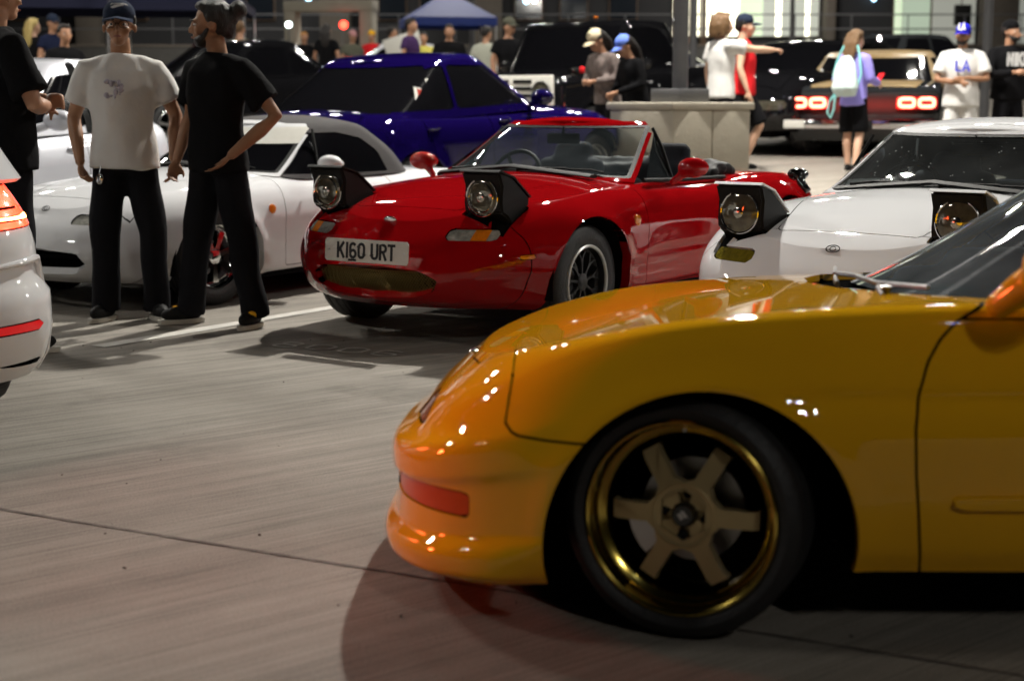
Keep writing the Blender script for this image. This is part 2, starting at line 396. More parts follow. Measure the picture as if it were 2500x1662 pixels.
GLYPH = {  # in a cell 1 high, advance given
 'K': (.62, [[(.09, 0), (.09, 1)], [(.12, .42), (.52, 1)], [(.24, .58), (.54, 0)]]), '1': (.28, [[(.14, 0), (.14, 1)]]),
 '6': (.62, [arc(.3, .29, .2, .22, 180, 540, 14), [(.1, .3), (.1, .68)] + arc(.3, .7, .2, .22, 180, 30, 6)]),
 '0': (.62, [[(.1, .3), (.1, .7)] + arc(.3, .7, .2, .22, 180, 0, 8) + [(.5, .3)] + arc(.3, .3, .2, .22, 0, -180, 8)]),
 'U': (.62, [[(.1, 1), (.1, .3)] + arc(.3, .3, .2, .22, 180, 360, 8) + [(.5, 1)]]),
 'R': (.62, [[(.1, 0), (.1, .93), (.3, .93)] + arc(.32, .72, .18, .21, 90, -90, 8) + [(.1, .51)], [(.3, .5), (.52, 0)]]),
 'T': (.58, [[(.29, 0), (.29, .93)], [(.02, .93), (.56, .93)]]), ' ': (.34, []),
 'N': (.66, [[(.1, 0), (.1, 1)], [(.1, .97), (.52, .03)], [(.52, 0), (.52, 1)]]), 'I': (.28, [[(.14, 0), (.14, 1)]]),
 'E': (.56, [[(.1, 0), (.1, 1)], [(.1, .92), (.48, .92)], [(.1, .5), (.44, .5)], [(.1, .08), (.48, .08)]]),
 'L': (.52, [[(.1, 1), (.1, .08), (.46, .08)]]), 'A': (.62, [[(.06, 0), (.3, .97), (.54, 0)], [(.16, .32), (.44, .32)]]),
 '8': (.62, [arc(.3, .27, .2, .22, 0, 360, 14), arc(.3, .73, .17, .2, 0, 360, 14)]),
}
def text_geo(g, txt, h, place, wd=.16, xs=1.0, th=.002, center=True):
    tot = sum(GLYPH[c][0] for c in txt) * h * xs; u = -tot / 2 if center else 0
    for c in txt:
        adv, ls = GLYPH[c]
        strokes(g, [[(u + p[0] * h * xs, (p[1] - .5) * h) for p in l] for l in ls], wd * h, place, th); u += adv * h * xs
# ------------------------------------------------------------------ ground
_gy = [(-20, 0), (9.5, 0), (11, .02), (12.5, .08), (14, .18), (16, .33), (19, .47), (25, .72), (37, 1.12), (60, 1.85), (140, 4.2)]
def ground_z(y): return float(np.interp(y, [a for a, b in _gy], [b for a, b in _gy]))
def ground_material():
    m = bpy.data.materials.new('broomed_concrete'); m.use_nodes = True; n = m.node_tree; b = n.nodes['Principled BSDF']; L = n.links.new
    tc = n.nodes.new('ShaderNodeTexCoord')
    def noise(scale, det, mapping=None, rough=.5):
        t = n.nodes.new('ShaderNodeTexNoise'); t.inputs['Scale'].default_value = scale; t.inputs['Detail'].default_value = det; t.inputs['Roughness'].default_value = rough
        if mapping:
            mr = n.nodes.new('ShaderNodeMapping'); mr.inputs['Rotation'].default_value = (0, 0, R(-40)); L(tc.outputs['Object'], mr.inputs[0])
            mp = n.nodes.new('ShaderNodeMapping'); mp.inputs['Scale'].default_value = mapping; L(mr.outputs[0], mp.inputs[0]); L(mp.outputs[0], t.inputs[0])
        else: L(tc.outputs['Object'], t.inputs[0])
        return t.outputs[0]
    def math_(op, a, c, d=None):
        k = n.nodes.new('ShaderNodeMath'); k.operation = op
        for i, v in enumerate((a, c, d)):
            if v is None: continue
            if isinstance(v, (int, float)): k.inputs[i].default_value = v
            else: L(v, k.inputs[i])
        return k.outputs[0]
    fine = math_('MULTIPLY_ADD', noise(1, 5, (1.6, 120, 1), .65), 1.7, -.35); mid = noise(1, 4, (.35, 16, 1)); wide = noise(1, 3, (.25, 2.6, 1)); big = noise(.35, 4); grit = math_('MULTIPLY_ADD', noise(170, 5, None, .85), 3.0, -1.0); spots = noise(7, 5, None, .6)
    s = math_('ADD', math_('MULTIPLY', fine, .46), math_('MULTIPLY', mid, .40)); s = math_('ADD', s, math_('MULTIPLY', wide, .34)); s = math_('ADD', s, math_('MULTIPLY', grit, .42)); s = math_('ADD', s, math_('MULTIPLY', spots, .16)); s = math_('ADD', s, math_('MULTIPLY', big, .35))
    s = math_('SUBTRACT', s, .06 + .955 - .5)
    cr = n.nodes.new('ShaderNodeValToRGB'); e = cr.color_ramp.elements; e[0].position = .26; e[0].color = (.084, .075, .064, 1); e[1].position = .76; e[1].color = (.335, .305, .262, 1)
    stain = n.nodes.new('ShaderNodeValToRGB'); se = stain.color_ramp.elements; se[0].position = .58; se[0].color = (1, 1, 1, 1); se[1].position = .70; se[1].color = (.62, .60, .58, 1)
    L(noise(1.1, 6, None, .62), stain.inputs[0]); mxs = n.nodes.new('ShaderNodeMix'); mxs.data_type = 'RGBA'; mxs.blend_type = 'MULTIPLY'; mxs.inputs[0].default_value = 1
    L(s, cr.inputs[0]); L(cr.outputs[0], mxs.inputs[6]); L(stain.outputs[0], mxs.inputs[7]); L(mxs.outputs[2], b.inputs['Base Color'])
    b.inputs['Roughness'].default_value = .78; b.inputs['Specular IOR Level'].default_value = .35
    h = math_('ADD', math_('MULTIPLY', fine, .7), math_('MULTIPLY', grit, .35)); bp = n.nodes.new('ShaderNodeBump'); bp.inputs['Strength'].default_value = .6; bp.inputs['Distance'].default_value = .004
    L(h, bp.inputs['Height']); L(bp.outputs[0], b.inputs['Normal'])
    return m
ys = [-14, 0, 3, 6, 9.5, 11, 12.5, 14, 16, 19, 25, 37, 60, 90, 140]; xs_ = [-90, -40, -20, -10, -5, 0, 5, 10, 20, 40, 90]
Vg = [(x, y, ground_z(y)) for y in ys for x in xs_]; nx = len(xs_)
Fg = [(j * nx + i, j * nx + i + 1, (j + 1) * nx + i + 1, (j + 1) * nx + i) for j in range(len(ys) - 1) for i in range(nx - 1)]
tag(mesh('ground', Vg, Fg, ground_material(), smooth=False), kind='structure')
def strip(name, p0, p1, wd, m, z=.004, jag=0, step=.04):
    p0 = np.array(p0, float); p1 = np.array(p1, float); d = p1 - p0; Ln = np.linalg.norm(d); d /= Ln; nn = np.array([-d[1], d[0]]); k = max(1, int(Ln / step)) if jag else 1; V = []; F = []; off = 0
    for i in range(k + 1):
        c = p0 + d * Ln * i / k; w1 = wd / 2 * (1 + (rng.rand() - .5) * jag); off = off * .9 + (rng.rand() - .5) * jag * wd * .5; c = c + nn * off
        V += [(*(c + nn * w1), z), (*(c - nn * w1), z)]
    F = [(2 * i, 2 * i + 1, 2 * i + 3, 2 * i + 2) for i in range(k)]
    return tag(mesh(name, V, F, m, smooth=False), kind='structure')
M['joint'] = mat('joint_sealant', (.075, .062, .054), .9, var=.5, vscale=30)
M['linepaint'] = mat('worn_line_paint', (.52, .50, .46), .7, var=.35, vscale=14)
M['chalk'] = mat('faint_stencil_paint', (.48, .46, .42), .8, var=.4, vscale=20)
dj = np.array([.888, -.459]); pj = np.array([-.9, 4.025])
strip('expansion_joint', pj - dj * 9, pj + dj * 12, .008, M['joint'], .003, .9)
da = np.array([.56, .83]); p = np.array([-1.46, 8.18])
strip('stall_line', p - da * 1.0, p + da * 1.6, .10, M['linepaint'], .004)
strip('stall_line', p + np.array([-2.35, .8]) - da * .3, p + np.array([-2.35, .8]) + da * .9, .10, M['linepaint'], .004)
strip('stall_line', p + np.array([2.5, -.9]) - da * .5, p + np.array([2.5, -.9]) + da * 2.2, .10, M['linepaint'], .004)
# faint stencilled stall number in front of the red car
o = G(); ca, sa = math.cos(R(-33)), math.sin(R(-26)); c0 = (-.84, 7.27)
text_geo(o, '8006', .17, lambda u, v, w_: (c0[0] + u * ca - v * sa, c0[1] + u * sa + v * ca, .004 + w_), wd=.11, xs=1.9, th=.0005)
tag(o.obj('stencilled_number', M['chalk'], None, smooth=False, fix=False), kind='structure')
# little bits of grit lying about
g = G()
for k in range(150):
    x, y = rng.uniform(-3.2, 3), rng.uniform(3.2, 8.5); s = rng.uniform(.0015, .0045)
    g.box((x, y, s * .4), (s * rng.uniform(1, 2.4), s * 1.2, s * .8), 0, rot=(rng.uniform(0, 3), 0, 0))
tag(g.obj('grit', M['joint'], None, smooth=False), kind='stuff')

# ------------------------------------------------------------------ lamp posts (most stand outside the frame; two are added as fill)
M['led'] = mat('led_panel', (.9, .9, .9), .4, emit=(1, .98, .88), estr=18)
def lamp_post(label, x, y, h, power, rz=0, plinth=True, heads=2, rad=.075, col=(1, .955, .87), tilt=0):
    z = ground_z(y)
    t = thing('lamp_post', label, 'lamp post', (x, y, z), rz, None)
    top = 0
    if plinth:
        top = .945
    G().lathe([(top + .1, rad), (h, rad * .85), (h, 0)], axis='Z', n=24).obj('pole', M['post'], t)
    G().box((0, 0, top + .06), (.40, .40, .125), .008, rot=(R(34), 0, 0)).obj('base_cover', M['post'], t)
    G().lathe([(.0, .0), (.0, .038), (.012, .034), (.014, 0)], axis='Y', n=20, c=(0, 0, 0)).obj('hand_hole_cover', M['post'], t, loc=(0, -rad * .98, top + .75), rot=(0, 0, math.pi))
    for k in range(heads):
        a = math.pi * 2 * k / heads; d = (math.cos(a), math.sin(a))
        G().tube([(0, 0, h - .1), (d[0] * .35, d[1] * .35, h - .06)], .03, 8).obj('arm', M['post'], t)
        H = G().box((d[0] * .62, d[1] * .62, h - .05), (.62, .34, .09), .02, rot=(a, 0, 0)).obj('lamp_head', M['post'], t)
        for j in range(2):
            G().box((d[0] * (.5 + .26 * j), d[1] * (.5 + .26 * j), h - .104), (.18, .24, .01), 0, rot=(a, 0, 0)).obj('led_panel', M['led'], H)
        ld = bpy.data.lights.new('luminaire', 'AREA'); ld.shape = 'RECTANGLE'; ld.size = .5; ld.size_y = .24; ld.energy = power * (1 if k == 0 or not tilt else .45); ld.color = col; ld.spread = R(175)
        lo = bpy.data.objects.new('luminaire', ld); link(lo, t); lo.location = (d[0] * .62, d[1] * .62, h - .125); lo.rotation_euler = (0, R(-tilt), a)
    return t
def plinth(label, x, y, rz):
    t = thing('concrete_plinth', label, 'plinth', (x, y, ground_z(y) - .03), rz)
    G().box((-.24, 0, .45), (.475, .96, .90), .012).box((.24, 0, .45), (.475, .96, .90), .012).obj('block', M['concrete'], t)
    G().box((0, 0, .935), (1.02, 1.02, .07), .015).obj('coping', M['concrete'], t)
    return t
PX, PY = 1.62, 14.9
plinth('waist-high square concrete plinth carrying the thick grey lamp post', PX, PY, R(34))
lamp_post('thick grey lamp post standing on the concrete plinth behind the red roadster', PX, PY, 8.2, LAMP_W, R(-84), tilt=28)
lamp_post('thin distant lamp post beside the blue canopy', -1.15, 45, 9.0, LAMP_W * .12, R(0), plinth=False, rad=.085)
for k, (x, y, pw) in enumerate(((11.5, 10.5, .16), (-11.5, 15.5, .26), (14.5, 26, .16), (-12, 32, .10), (3.5, 30, .10), (-11.5, 3.5, .07), (5.5, -7.5, .085), (-4.5, 24, .05), (7.5, 24.5, .08), (-9, 50, .2), (9, 50, .25))):
    lamp_post(['tall lamp post off to the right of the parked cars', 'tall lamp post off to the left beyond the silver car', 'tall lamp post far right near the lit building', 'tall lamp post far left by the dark canopies', 'tall lamp post in the middle of the far lot', 'added fill lamp post off to the left of the white hatchback', 'added fill lamp post behind the camera on the right', 'lamp post beyond the blue sedan, left of the black pickup', 'lamp post behind the muscle car', 'far lamp post near the kiosk', 'far lamp post by the lit building'][k], x, y, 8.5, LAMP_W * pw, R(20 * k), plinth=False)  # posts left of the hatchback and behind the camera are added fill
# ------------------------------------------------------------------ wheels
def wheel(root, x, y, side, Rt, rr, wd, style, rimmat, lipmat, steer=0, detail=True):
    n = 56 if detail else 28
    g = G(); gr = []
    for k in (1, 2, 3):
        c = -wd * k / 4; gr += [(c + .004, Rt), (c + .003, Rt - .006), (c - .003, Rt - .006), (c - .004, Rt)]
    g.lathe([(-.014, rr - .004), (0, rr + .010), (.006, (rr + Rt) / 2), (.001, Rt - .022), (-.008, Rt - .006), (-.02, Rt)] + (gr if detail else []) + [(-wd + .02, Rt), (-wd + .006, Rt - .012), (-wd - .006, (rr + Rt) / 2), (-wd, rr + .01), (-wd + .014, rr - .004)], n=n, closed=True)
    t = g.obj('wheel', M['rubber'], root, loc=(x, side * y, Rt), rot=(0, 0, (0 if side > 0 else math.pi) + steer))
    g = G().lathe([(-.012, rr + .004), (.002, rr + .004), (.005, rr - .001), (.001, rr - .007), (-.010, rr - .011), (-.040, rr - .014), (-.046, rr - .024), (-.052, rr - .030), (-.10, rr - .036), (-wd, rr - .03)], n=n)
    g.obj('rim', rimmat if style == 'mesh' else lipmat, t, sharp=30)
    if style == 'mesh': G().lathe([(-.008, rr + .004), (.004, rr + .005), (.008, rr - .001), (.004, rr - .009), (-.010, rr - .010)], n=n).obj('rim_lip', lipmat, t, sharp=30)
    ri = rr - .032
    def spoke(prof, y0, y1, ang, m, nm='spoke'):
        g = G().prism(prof, y0, y1); ca, sa = math.cos(ang), math.sin(ang)
        g.V = [(v[0] * ca - v[2] * sa, v[1], v[0] * sa + v[2] * ca) for v in g.V]; return g.obj(nm, m, t, sharp=30)
    if style == 'six':
        for k in range(6):
            a = R(k * 60 + 1)
            pr = [(.050, -.045), (.066, -.036), (.083, -.020), (.15, -.0195), (ri - .015, -.021), (ri - .015, .021), (.15, .0195), (.083, .020), (.066, .036), (.050, .045)]
            sp = spoke(pr, -.066, -.034, a, rimmat)
            for v in sp.data.vertices:
                r_ = math.hypot(v.co.x, v.co.z)
                if r_ > .15: v.co.y -= (r_ - .15) * 1.1
        G().lathe([(-.07, .074), (-.036, .074), (-.032, .070), (-.034, .061), (-.058, .059), (-.064, .058), (-.064, .022)], n=48).obj('hub_ring', rimmat, t, sharp=30)
        for k in range(4):
            a0 = 45 + k * 90
            G().prism([(.030 * math.cos(R(a)), .030 * math.sin(R(a))) for a in (a0 - 24, a0, a0 + 24)] + [(.0575 * math.cos(R(a)), .0575 * math.sin(R(a))) for a in (a0 + 27, a0 + 9, a0 - 9, a0 - 27)], -.06, -.046).obj('hub_spoke', rimmat, t, sharp=30)
            a = R(k * 90 + 8)
            G().lathe([(-.062, .0), (-.062, .011), (-.045, .011), (-.042, .008), (-.05, .0)], n=6, c=(.047 * math.cos(a), 0, .047 * math.sin(a))).obj('lug_nut', M['trim'], t)
        G().lathe([(-.06, .0271), (-.036, .027), (-.030, .022), (-.031, 0)], n=32).obj('centre_cap', M['gloss'], t)
        G().prism([(-.012, -.003), (-.002, .010), (.006, .010), (-.003, -.004)], -.0305, -.0295).prism([(-.002, -.006), (.006, .006), (.013, .002), (.004, -.010)], -.0305, -.0295).obj('cap_emblem', M['alu'], t)
        G().lathe([(.0, .004), (.004, .004), (.004, 0)], n=10, c=(-.003, -.03, rr - .022)).obj('valve', M['alu'], t)
    elif style == 'mesh':
        for k in range(9):
            a = R(k * 40 + 8)
            spoke([(.03, -.008), (.09, -.005), (.12, -.012), (ri, -.034), (ri, -.024), (.115, -.001), (.115, .001), (ri, .024), (ri, .034), (.12, .012), (.09, .005), (.03, .008)], -.05, -.03, a, rimmat)
        G().lathe([(-.06, .045), (-.028, .045), (-.024, .035), (-.024, 0)], n=24).obj('hub', rimmat, t)
    else:
        k5 = 5 if style == 'five' else 7
        for k in range(k5):
            spoke([(.02, -.024), (.07, -.016), (ri, -.02), (ri, .02), (.07, .016), (.02, .024)], -.05, -.02, R(k * 360 / k5 + 12), rimmat)
        G().lathe([(-.06, .05), (-.018, .045), (-.012, .03), (-.012, 0)], n=24).obj('hub', rimmat, t)
    if detail:
        G().lathe([(-.135, .06), (-.135, .118), (-.122, .118), (-.122, .055)], n=40).obj('brake_disc', M['disc'], t)
        a0 = R(-20) if side > 0 else R(200)
        G().prism([(.082 * math.cos(a), .082 * math.sin(a)) for a in np.linspace(a0 - .45, a0 + .45, 7)] + [(.142 * math.cos(a), .142 * math.sin(a)) for a in np.linspace(a0 + .45, a0 - .45, 7)], -.135, -.085).obj('brake_caliper', M['alu'], t)
    return t
def liner(root, x, z, Ra, y0, y1):
    for sd in (1, -1):
        V = []; F = []; n = 26
        for k in range(n + 1):
            a = R(-9 + 198 * k / n); V += [(x + Ra * math.cos(a), sd * y0, z + Ra * math.sin(a)), (x + Ra * math.cos(a), sd * y1, z + Ra * math.sin(a))]
        for k in range(n): F.append((2 * k, 2 * k + 1, 2 * k + 3, 2 * k + 2))
        F.append(tuple(2 * k for k in range(n + 1)))
        mesh('wheel_liner', V, F, M['inner'], root)
def archf(xs, R_, z, ymin=.4): 
    def f(V):
        d = np.full(len(V), 9.)
        for x in xs: d = np.minimum(d, np.hypot(V[:, 0] - x, V[:, 2] - z) - R_)
        return np.maximum(d, ymin - np.abs(V[:, 1]))
    return f
def near(S, p):
    i = np.argmin(((S.V[:, :3] - np.array(p)) ** 2).sum(1)); return S.V[i, :3], S.N[i]
def pose(psi): return math.atan2(-math.cos(R(psi)), -math.sin(R(psi)))

def lamp_unit(root, c, r, m, name='headlight', ring='chrome', bulbs=True):
    h = G().lathe([(-.02, r + .002), (.004, r + .003), (.007, r - .001), (.004, r - .006)], axis='X', n=40, c=c).obj('lamp_ring', M[ring], root)
    h.name = name
    G().lathe([(.003, r - .005), (.010, r * .8), (.016, r * .45), (.018, .0005)], axis='X', n=36, c=c).obj('lens', m, h)
    return h

# ------------------------------------------------------------------ small roadster body
def roadster(label, x0, y0, psi, pm, top='open', pods=True, wstyle='mesh', rimm=None, lipm=None, lensm=None, plate=None, lensdy=0, group=None, rhd=True, dz=0, steer=0, lampm='headglass', ringm='chrome', mirm=None):
    car = thing('roadster', label, 'car', (x0, y0, dz), pose(psi), group)
    XN = curve([(0, .66), (.1, .735), (.3, .785), (.5, .80), (.7, .775), (.85, .715), (1, .60)])
    XT = curve([(0, -3.0), (.2, -3.1), (.5, -3.14), (.75, -3.12), (.9, -3.04), (1, -2.93)])
    W = curve([(.8, .80), (.3, .818), (0, .832), (-.5, .822), (-1.0, .812), (-1.7, .822), (-2.26, .835), (-2.7, .82), (-3.14, .78)])
    ins = curve([(0, .075), (.06, .035), (.16, .018), (.3, .012), (.42, .0), (.6, .0), (.75, .014), (.87, .045), (.95, .088), (1, .14)])
    zb = curve([(.8, .195), (.5, .19), (.2, .17), (-2.4, .17), (-2.9, .24), (-3.14, .28)])
    zs = curve([(.8, .52), (.6, .60), (.45, .655), (.2, .70), (0, .715), (-.4, .735), (-.8, .742), (-1.6, .735), (-2.1, .755), (-2.45, .745), (-2.75, .72), (-3.0, .67), (-3.14, .61)])
    zc = curve([(.8, .53), (.6, .612), (.45, .675), (.2, .735), (-.1, .785), (-.5, .81), (-.9, .80), (-1.9, .775), (-2.5, .755), (-2.8, .735), (-3.0, .685), (-3.14, .62)])
    def flare(x, z):
        o = 0
        for xa in (0, -2.265):
            r = np.hypot(x - xa, z - .285); o = o + .016 * np.exp(-((r - .335) / .045) ** 2)
        return o - .012 * np.exp(-((z - .40) / .02) ** 2) * np.exp(-((x + 1.15) / .62) ** 6)
    S = shell(XN, XT, W, lambda g, x: ins(g) * np.ones_like(x), zb, zs, zc, top=2.0, fr=(.78, 2.35), rr=(.6, 2.4), flare=flare, ns=150, ng=36, nt=18)
    cock = xyreg([(-.52, -.45), (-.72, -.60), (-1.75, -.60), (-2.08, -.42), (-2.08, .42), (-1.75, .60), (-.72, .60), (-.52, .45)], .03, .6)
    arch = archf((0, -2.265), .335, .285)
    op = lambda V: np.minimum(cock(V), arch(V))
    S0_ = S
    S = clip(S, op)
    S = edge_lip(S, where=lambda V: (np.abs(arch(V)) < 1e-4) & (np.abs(V[:, 1]) > .5), vec=lambda p: np.array([0, -.05 * np.sign(p[1]), 0]))
    S = edge_lip(S, .02, where=lambda V: np.abs(cock(V)) < 1e-4)
    # mouth and lamps in the nose
    mouth = yzreg([(-.37, .335), (-.30, .37), (-.1, .385), (.1, .385), (.30, .37), (.37, .335), (.35, .295), (.24, .262), (0, .25), (-.24, .262), (-.35, .295)] if pods else
                  [(-.40, .36), (-.1, .385), (.1, .385), (.40, .36), (.43, .31), (.36, .265), (0, .255), (-.36, .265), (-.43, .31)], .012, .4)
    sobj('inner_shell', clip(offset(S0_, -.016), lambda V: np.minimum(op(V), mouth(V))), M['inner'], car)
    mo, S = split(S, lambda V: -mouth(V), .002)
    S = edge_lip(S, .05, where=lambda V: np.abs(mouth(V) - .001) < 1e-4)
    sobj('grille_backing', clip(offset(mo, -.11), lambda V: V[:, 0] * 0 + 1), M['inner'], car)
    if pods:
        g = G(); gm = mo
        for a in np.arange(-.40, .41, .015):
            for sl in (1, -1):
                P = []
                for z in np.arange(.25, .39, .014):
                    yy = a + sl * (z - .32) * .8
                    if mouth(np.array([[.7, yy, z, 0, 0]]))[0] < .004: P.append(near(gm, (.75, yy, z))[0] - np.array([.045, 0, 0]) * 1 + np.array([0, 0, 0])); P[-1] = (P[-1][0], yy, z)
                if len(P) > 1: g.tube(P, .0022, 4)
        o = g.obj('mesh_grille', mat('dull_brass_mesh', (.26, .20, .07), .4, .8), car); tag(o, kind='stuff')
    ind = lambda V: np.maximum(sdpoly(rrect(.36 + lensdy, .60 + lensdy, .527, .580, .022), .022)(np.abs(V[:, 1]), V[:, 2]), .2 - V[:, 0])
    for sd in (1, -1):
        side = (lambda V, sd=sd: np.maximum(ind(V), .1 - V[:, 1] * sd))
        li, S = split(S, lambda V: -side(V), .004)
        S = edge_lip(S, .014, where=lambda V: np.abs(side(V) - .002) < 1e-4)
        L = sobj('indicator_lamp', offset(li, -.006), lensm or M['clearlens'], car)
        if not lensm:
            am = clip(li, lambda V: .035 - np.abs(np.abs(V[:, 1]) - .52 - lensdy)); sobj('amber_bulb_window', offset(am, -.0045), M['amber'], L)
        sm = xzreg(rrect(.40, .49, .435, .462, .010), .008, sd, .4)
        mk, S = split(S, lambda V: -sm(V), .003); sobj('side_marker', offset(mk, .001), M['amber'], car)
    # hood, doors, boot lid, bumper as panels with real gaps
    hood = xyreg([(.44, -.30), (.44, .30), (.25, .34), (-.45, .55), (-.60, .56), (-.60, -.56), (-.45, -.55), (.25, -.34)], .03, .5)
    if top != 'open': pass
    hd, S = split(S, lambda V: -hood(V), .005); hd = edge_lip(hd, .012, where=lambda V: np.abs(hood(V) + .0025) < 1e-4)
    sobj('hood', hd, pm, car)
    if pods:
        for sd in (1, -1):
            pr = xyreg([(.26, .368), (.498, .366), (.512, .610), (.30, .62)], .006, .5, sd)
            _, S = split(S, lambda V: -pr(V), .0)
        S = edge_lip(S, .05, where=lambda V: np.minimum(*[np.abs(xyreg([(.26, .368), (.498, .366), (.512, .610), (.30, .62)], .006, .5, sd)(V)) for sd in (1, -1)]) < 1e-4)
    else:
        for sd in (1, -1):
            pr = xyreg([(.26, .368), (.498, .366), (.512, .610), (.30, .62)], .006, .5, sd)
            lid, S = split(S, lambda V: -pr(V), .006); sobj('headlamp_lid', lid, pm, car)
    for sd in (1, -1):
        dr = xzreg([(-.56, .235), (-.545, .45), (-.56, .62), (-.60, .9), (-1.62, .9), (-1.60, .6), (-1.52, .235)], .012, sd, .5)
        d, S = split(S, lambda V: -dr(V), .005); d = edge_lip(d, .012, where=lambda V: np.abs(dr(V) + .0025) < 1e-4)
        D = sobj('door', d, pm, car)
        p, n = near(d, (-1.48, sd * .82, .60)); G().ell(p, (.035, .012, .018), 12, 7).obj('door_handle', M['trim'], D)
        # fender side indicator
        p, n = near(S, (-.44, sd * .83, .575)); G().lathe([(-.005, .030), (.006, .028), (.010, .015), (.011, .0005)], axis='Y', n=20, c=(0, 0, 0)).obj('side_indicator', M['amber'], car, loc=tuple(p), rot=(0, 0, 0 if sd > 0 else math.pi))
        # mirror
        k_ = .62 if mirm else 1
        mz = G().ell((-.84, sd * (.915 if k_ == 1 else .89), .835), (.062 * k_, .092 * k_, .056 * k_), 20, 12).ell((-.86, sd * (.905 if k_ == 1 else .88), .835), (.045 * k_, .080 * k_, .052 * k_), 20, 12).tube([(-.80, sd * .80, .748), (-.825, sd * .865, .80)], [.020, .026], 10)
        mm = remeshed('door_mirror', mz, mirm or pm, car, .011, 5)
        G().ell((-.900 if k_ == 1 else -.872, sd * (.91 if k_ == 1 else .885), .835), (.010, .070 * k_, .042 * k_), 16, 8).obj('mirror_glass', M['mirror'], mm)
    bt = xyreg([(-2.25, -.50), (-2.25, .50), (-2.9, .44), (-2.9, -.44)], .03, .5); b, S = split(S, lambda V: -bt(V), .005); sobj('boot_lid', b, pm, car)
    nb = lambda V: V[:, 0] - .455 - np.maximum(0, np.abs(V[:, 1]) - .66) * -.3
    bmp, S = split(S, lambda V: np.maximum(np.minimum(nb(V), 1), -9), .004)
    bmp = edge_lip(bmp, .01, where=lambda V: np.abs(nb(V) - .002) < 1e-4)
    B = sobj('front_bumper', bmp, pm, car)
    sobj('body', S, pm, car)
    # tail lamps
    for sd in (1, -1):
        p, n = near(S, (-3.05, sd * .6, .5)); G().ell(p, (.03, .13, .065), 16, 8).obj('tail_lamp', M['taildark'], car)
    p, n = near(bmp, (.60, 0, .602))
    if plate: G().ell(tuple(p + n * .004), (.012, .040, .024), 18, 8, Matrix.Rotation(R(35), 3, 'Y')).obj('nose_badge', M['chrome'], B)
    else:
        o = G(); o.tube([tuple(np.array(p) + n * .002 + np.array([math.sin(a) * .010 * -1.2, math.cos(a) * .030, math.sin(a) * .014])) for a in np.linspace(0, 2 * math.pi, 25)], .0022, 5)
        o.tube([tuple(np.array(p) + n * .002 + np.array([math.sin(a) * .006 * -1.2, math.cos(a) * .013, math.sin(a) * .009])) for a in np.linspace(.6, 2 * math.pi, 25)], .0020, 5); o.obj('nose_emblem', M['trim'], B)
    if pods:
        for sd in (1, -1):
            cy = .49 * sd
            pol = [(.40, .57), (.455, .632), (.500, .655), (.508, .70), (.500, .78), (.530, .848), (.515, .853), (.40, .820), (.262, .722), (.27, .64), (.3, .56)]
            g = G().prism(pol, cy - .112, cy + .112); g.fixn()
            P = g.obj('pop_up_headlamp', M['pod'], car, sharp=25)
            bm = bmesh.new(); bm.from_mesh(P.data); bmesh.ops.bevel(bm, geom=[e for e in bm.edges if e.calc_face_angle(0) > .9], offset=.012, segments=3, affect='EDGES'); bm.to_mesh(P.data); bm.free()
            P.data.polygons.foreach_set('use_smooth', [True] * len(P.data.polygons)); P.data.set_sharp_from_angle(angle=R(30))
            lid = G(); lp = [(.534, .850), (.518, .861), (.40, .827), (.255, .724), (.262, .718), (.40, .818), (.515, .851)]
            lid.prism(lp, cy - .116, cy + .116).obj('headlamp_cover', pm if top != 'open' else M['pod'], P, sharp=60)
            lamp_unit(P, (.506, cy, .728), .092, M[lampm], ring='chrome')
            if ringm == 'trim':
                G().lathe([(.012, .067), (.018, .070), (.012, .074)], axis='X', n=36, c=(.506, cy, .728)).obj('halo_ring', M['reflector'], P)
            G().ell((.516, cy, .728), (.012, .03, .03), 14, 8).obj('bulb_shield', M['reflector'], P)
    # plate
    if plate:
        px = float(XN(.7)) + .036; pl = thing('number_plate', None, None); del_ = pl
        g = G(); g.box((0, 0, 0), (.006, .52, .111), .0)
        bmx = G(); bmx.prism([(-.26 + .012, -.0555)] + [(.248, -.0555), (.26, -.0435), (.26, .0435), (.248, .0555), (-.248, .0555), (-.26, .0435), (-.26, -.0435)], 0, .005, axis='X')
        C.objects.unlink(pl); bpy.data.objects.remove(pl)
        PL = bmx.obj('number_plate', M['plate'], B, smooth=False, loc=(px, .02, .468), rot=(0, R(-4), 0))
        g = G(); text_geo(g, plate, .079, lambda u, v, w_: (.0055 + w_, u, v), wd=.17, xs=1.08); g.obj('plate_lettering', M['ink'], PL, smooth=False, fix=False)
        g = G().box((.0062, -.085, -.047), (.001, .05, .011)); g.obj('plate_maker_mark', M['trim'], PL)
        for s in (-1, 1): G().lathe([(.005, .004), (.008, .003), (.008, 0)], axis='X', n=10, c=(0, s * .235, 0)).obj('plate_screw', M['alu'], PL)
    # windscreen and roof
    GX = curve([(0, -.50), (.5, -.76), (1, -1.01)]); GXT = curve([(0, -2.12), (.5, -2.03), (1, -1.82)])
    GW = curve([(-.5, .705), (-1.1, .71), (-1.8, .70), (-2.1, .68)]); gi = curve([(0, 0), (.5, .075), (.85, .145), (.95, .175), (1, .21)])
    gzb = curve([(-.5, .775), (-.9, .735), (-2.1, .745)]); gzs = curve([(-.5, 1.04), (-1.0, 1.065), (-1.4, 1.085), (-1.8, 1.04), (-2.1, .97)])
    gzc = curve([(-.5, 1.07), (-1.0, 1.095), (-1.4, 1.13), (-1.8, 1.08), (-2.1, 1.0)])
    Gs = shell(GX, GXT, GW, lambda g, x: gi(g) * np.ones_like(x), gzb, gzs, gzc, top=2.2, fr=(.36, 2.7), rr=(.35, 2.4), ns=90, ng=24, nt=12)
    q = lambda V: np.minimum(V[:, 4], 1)
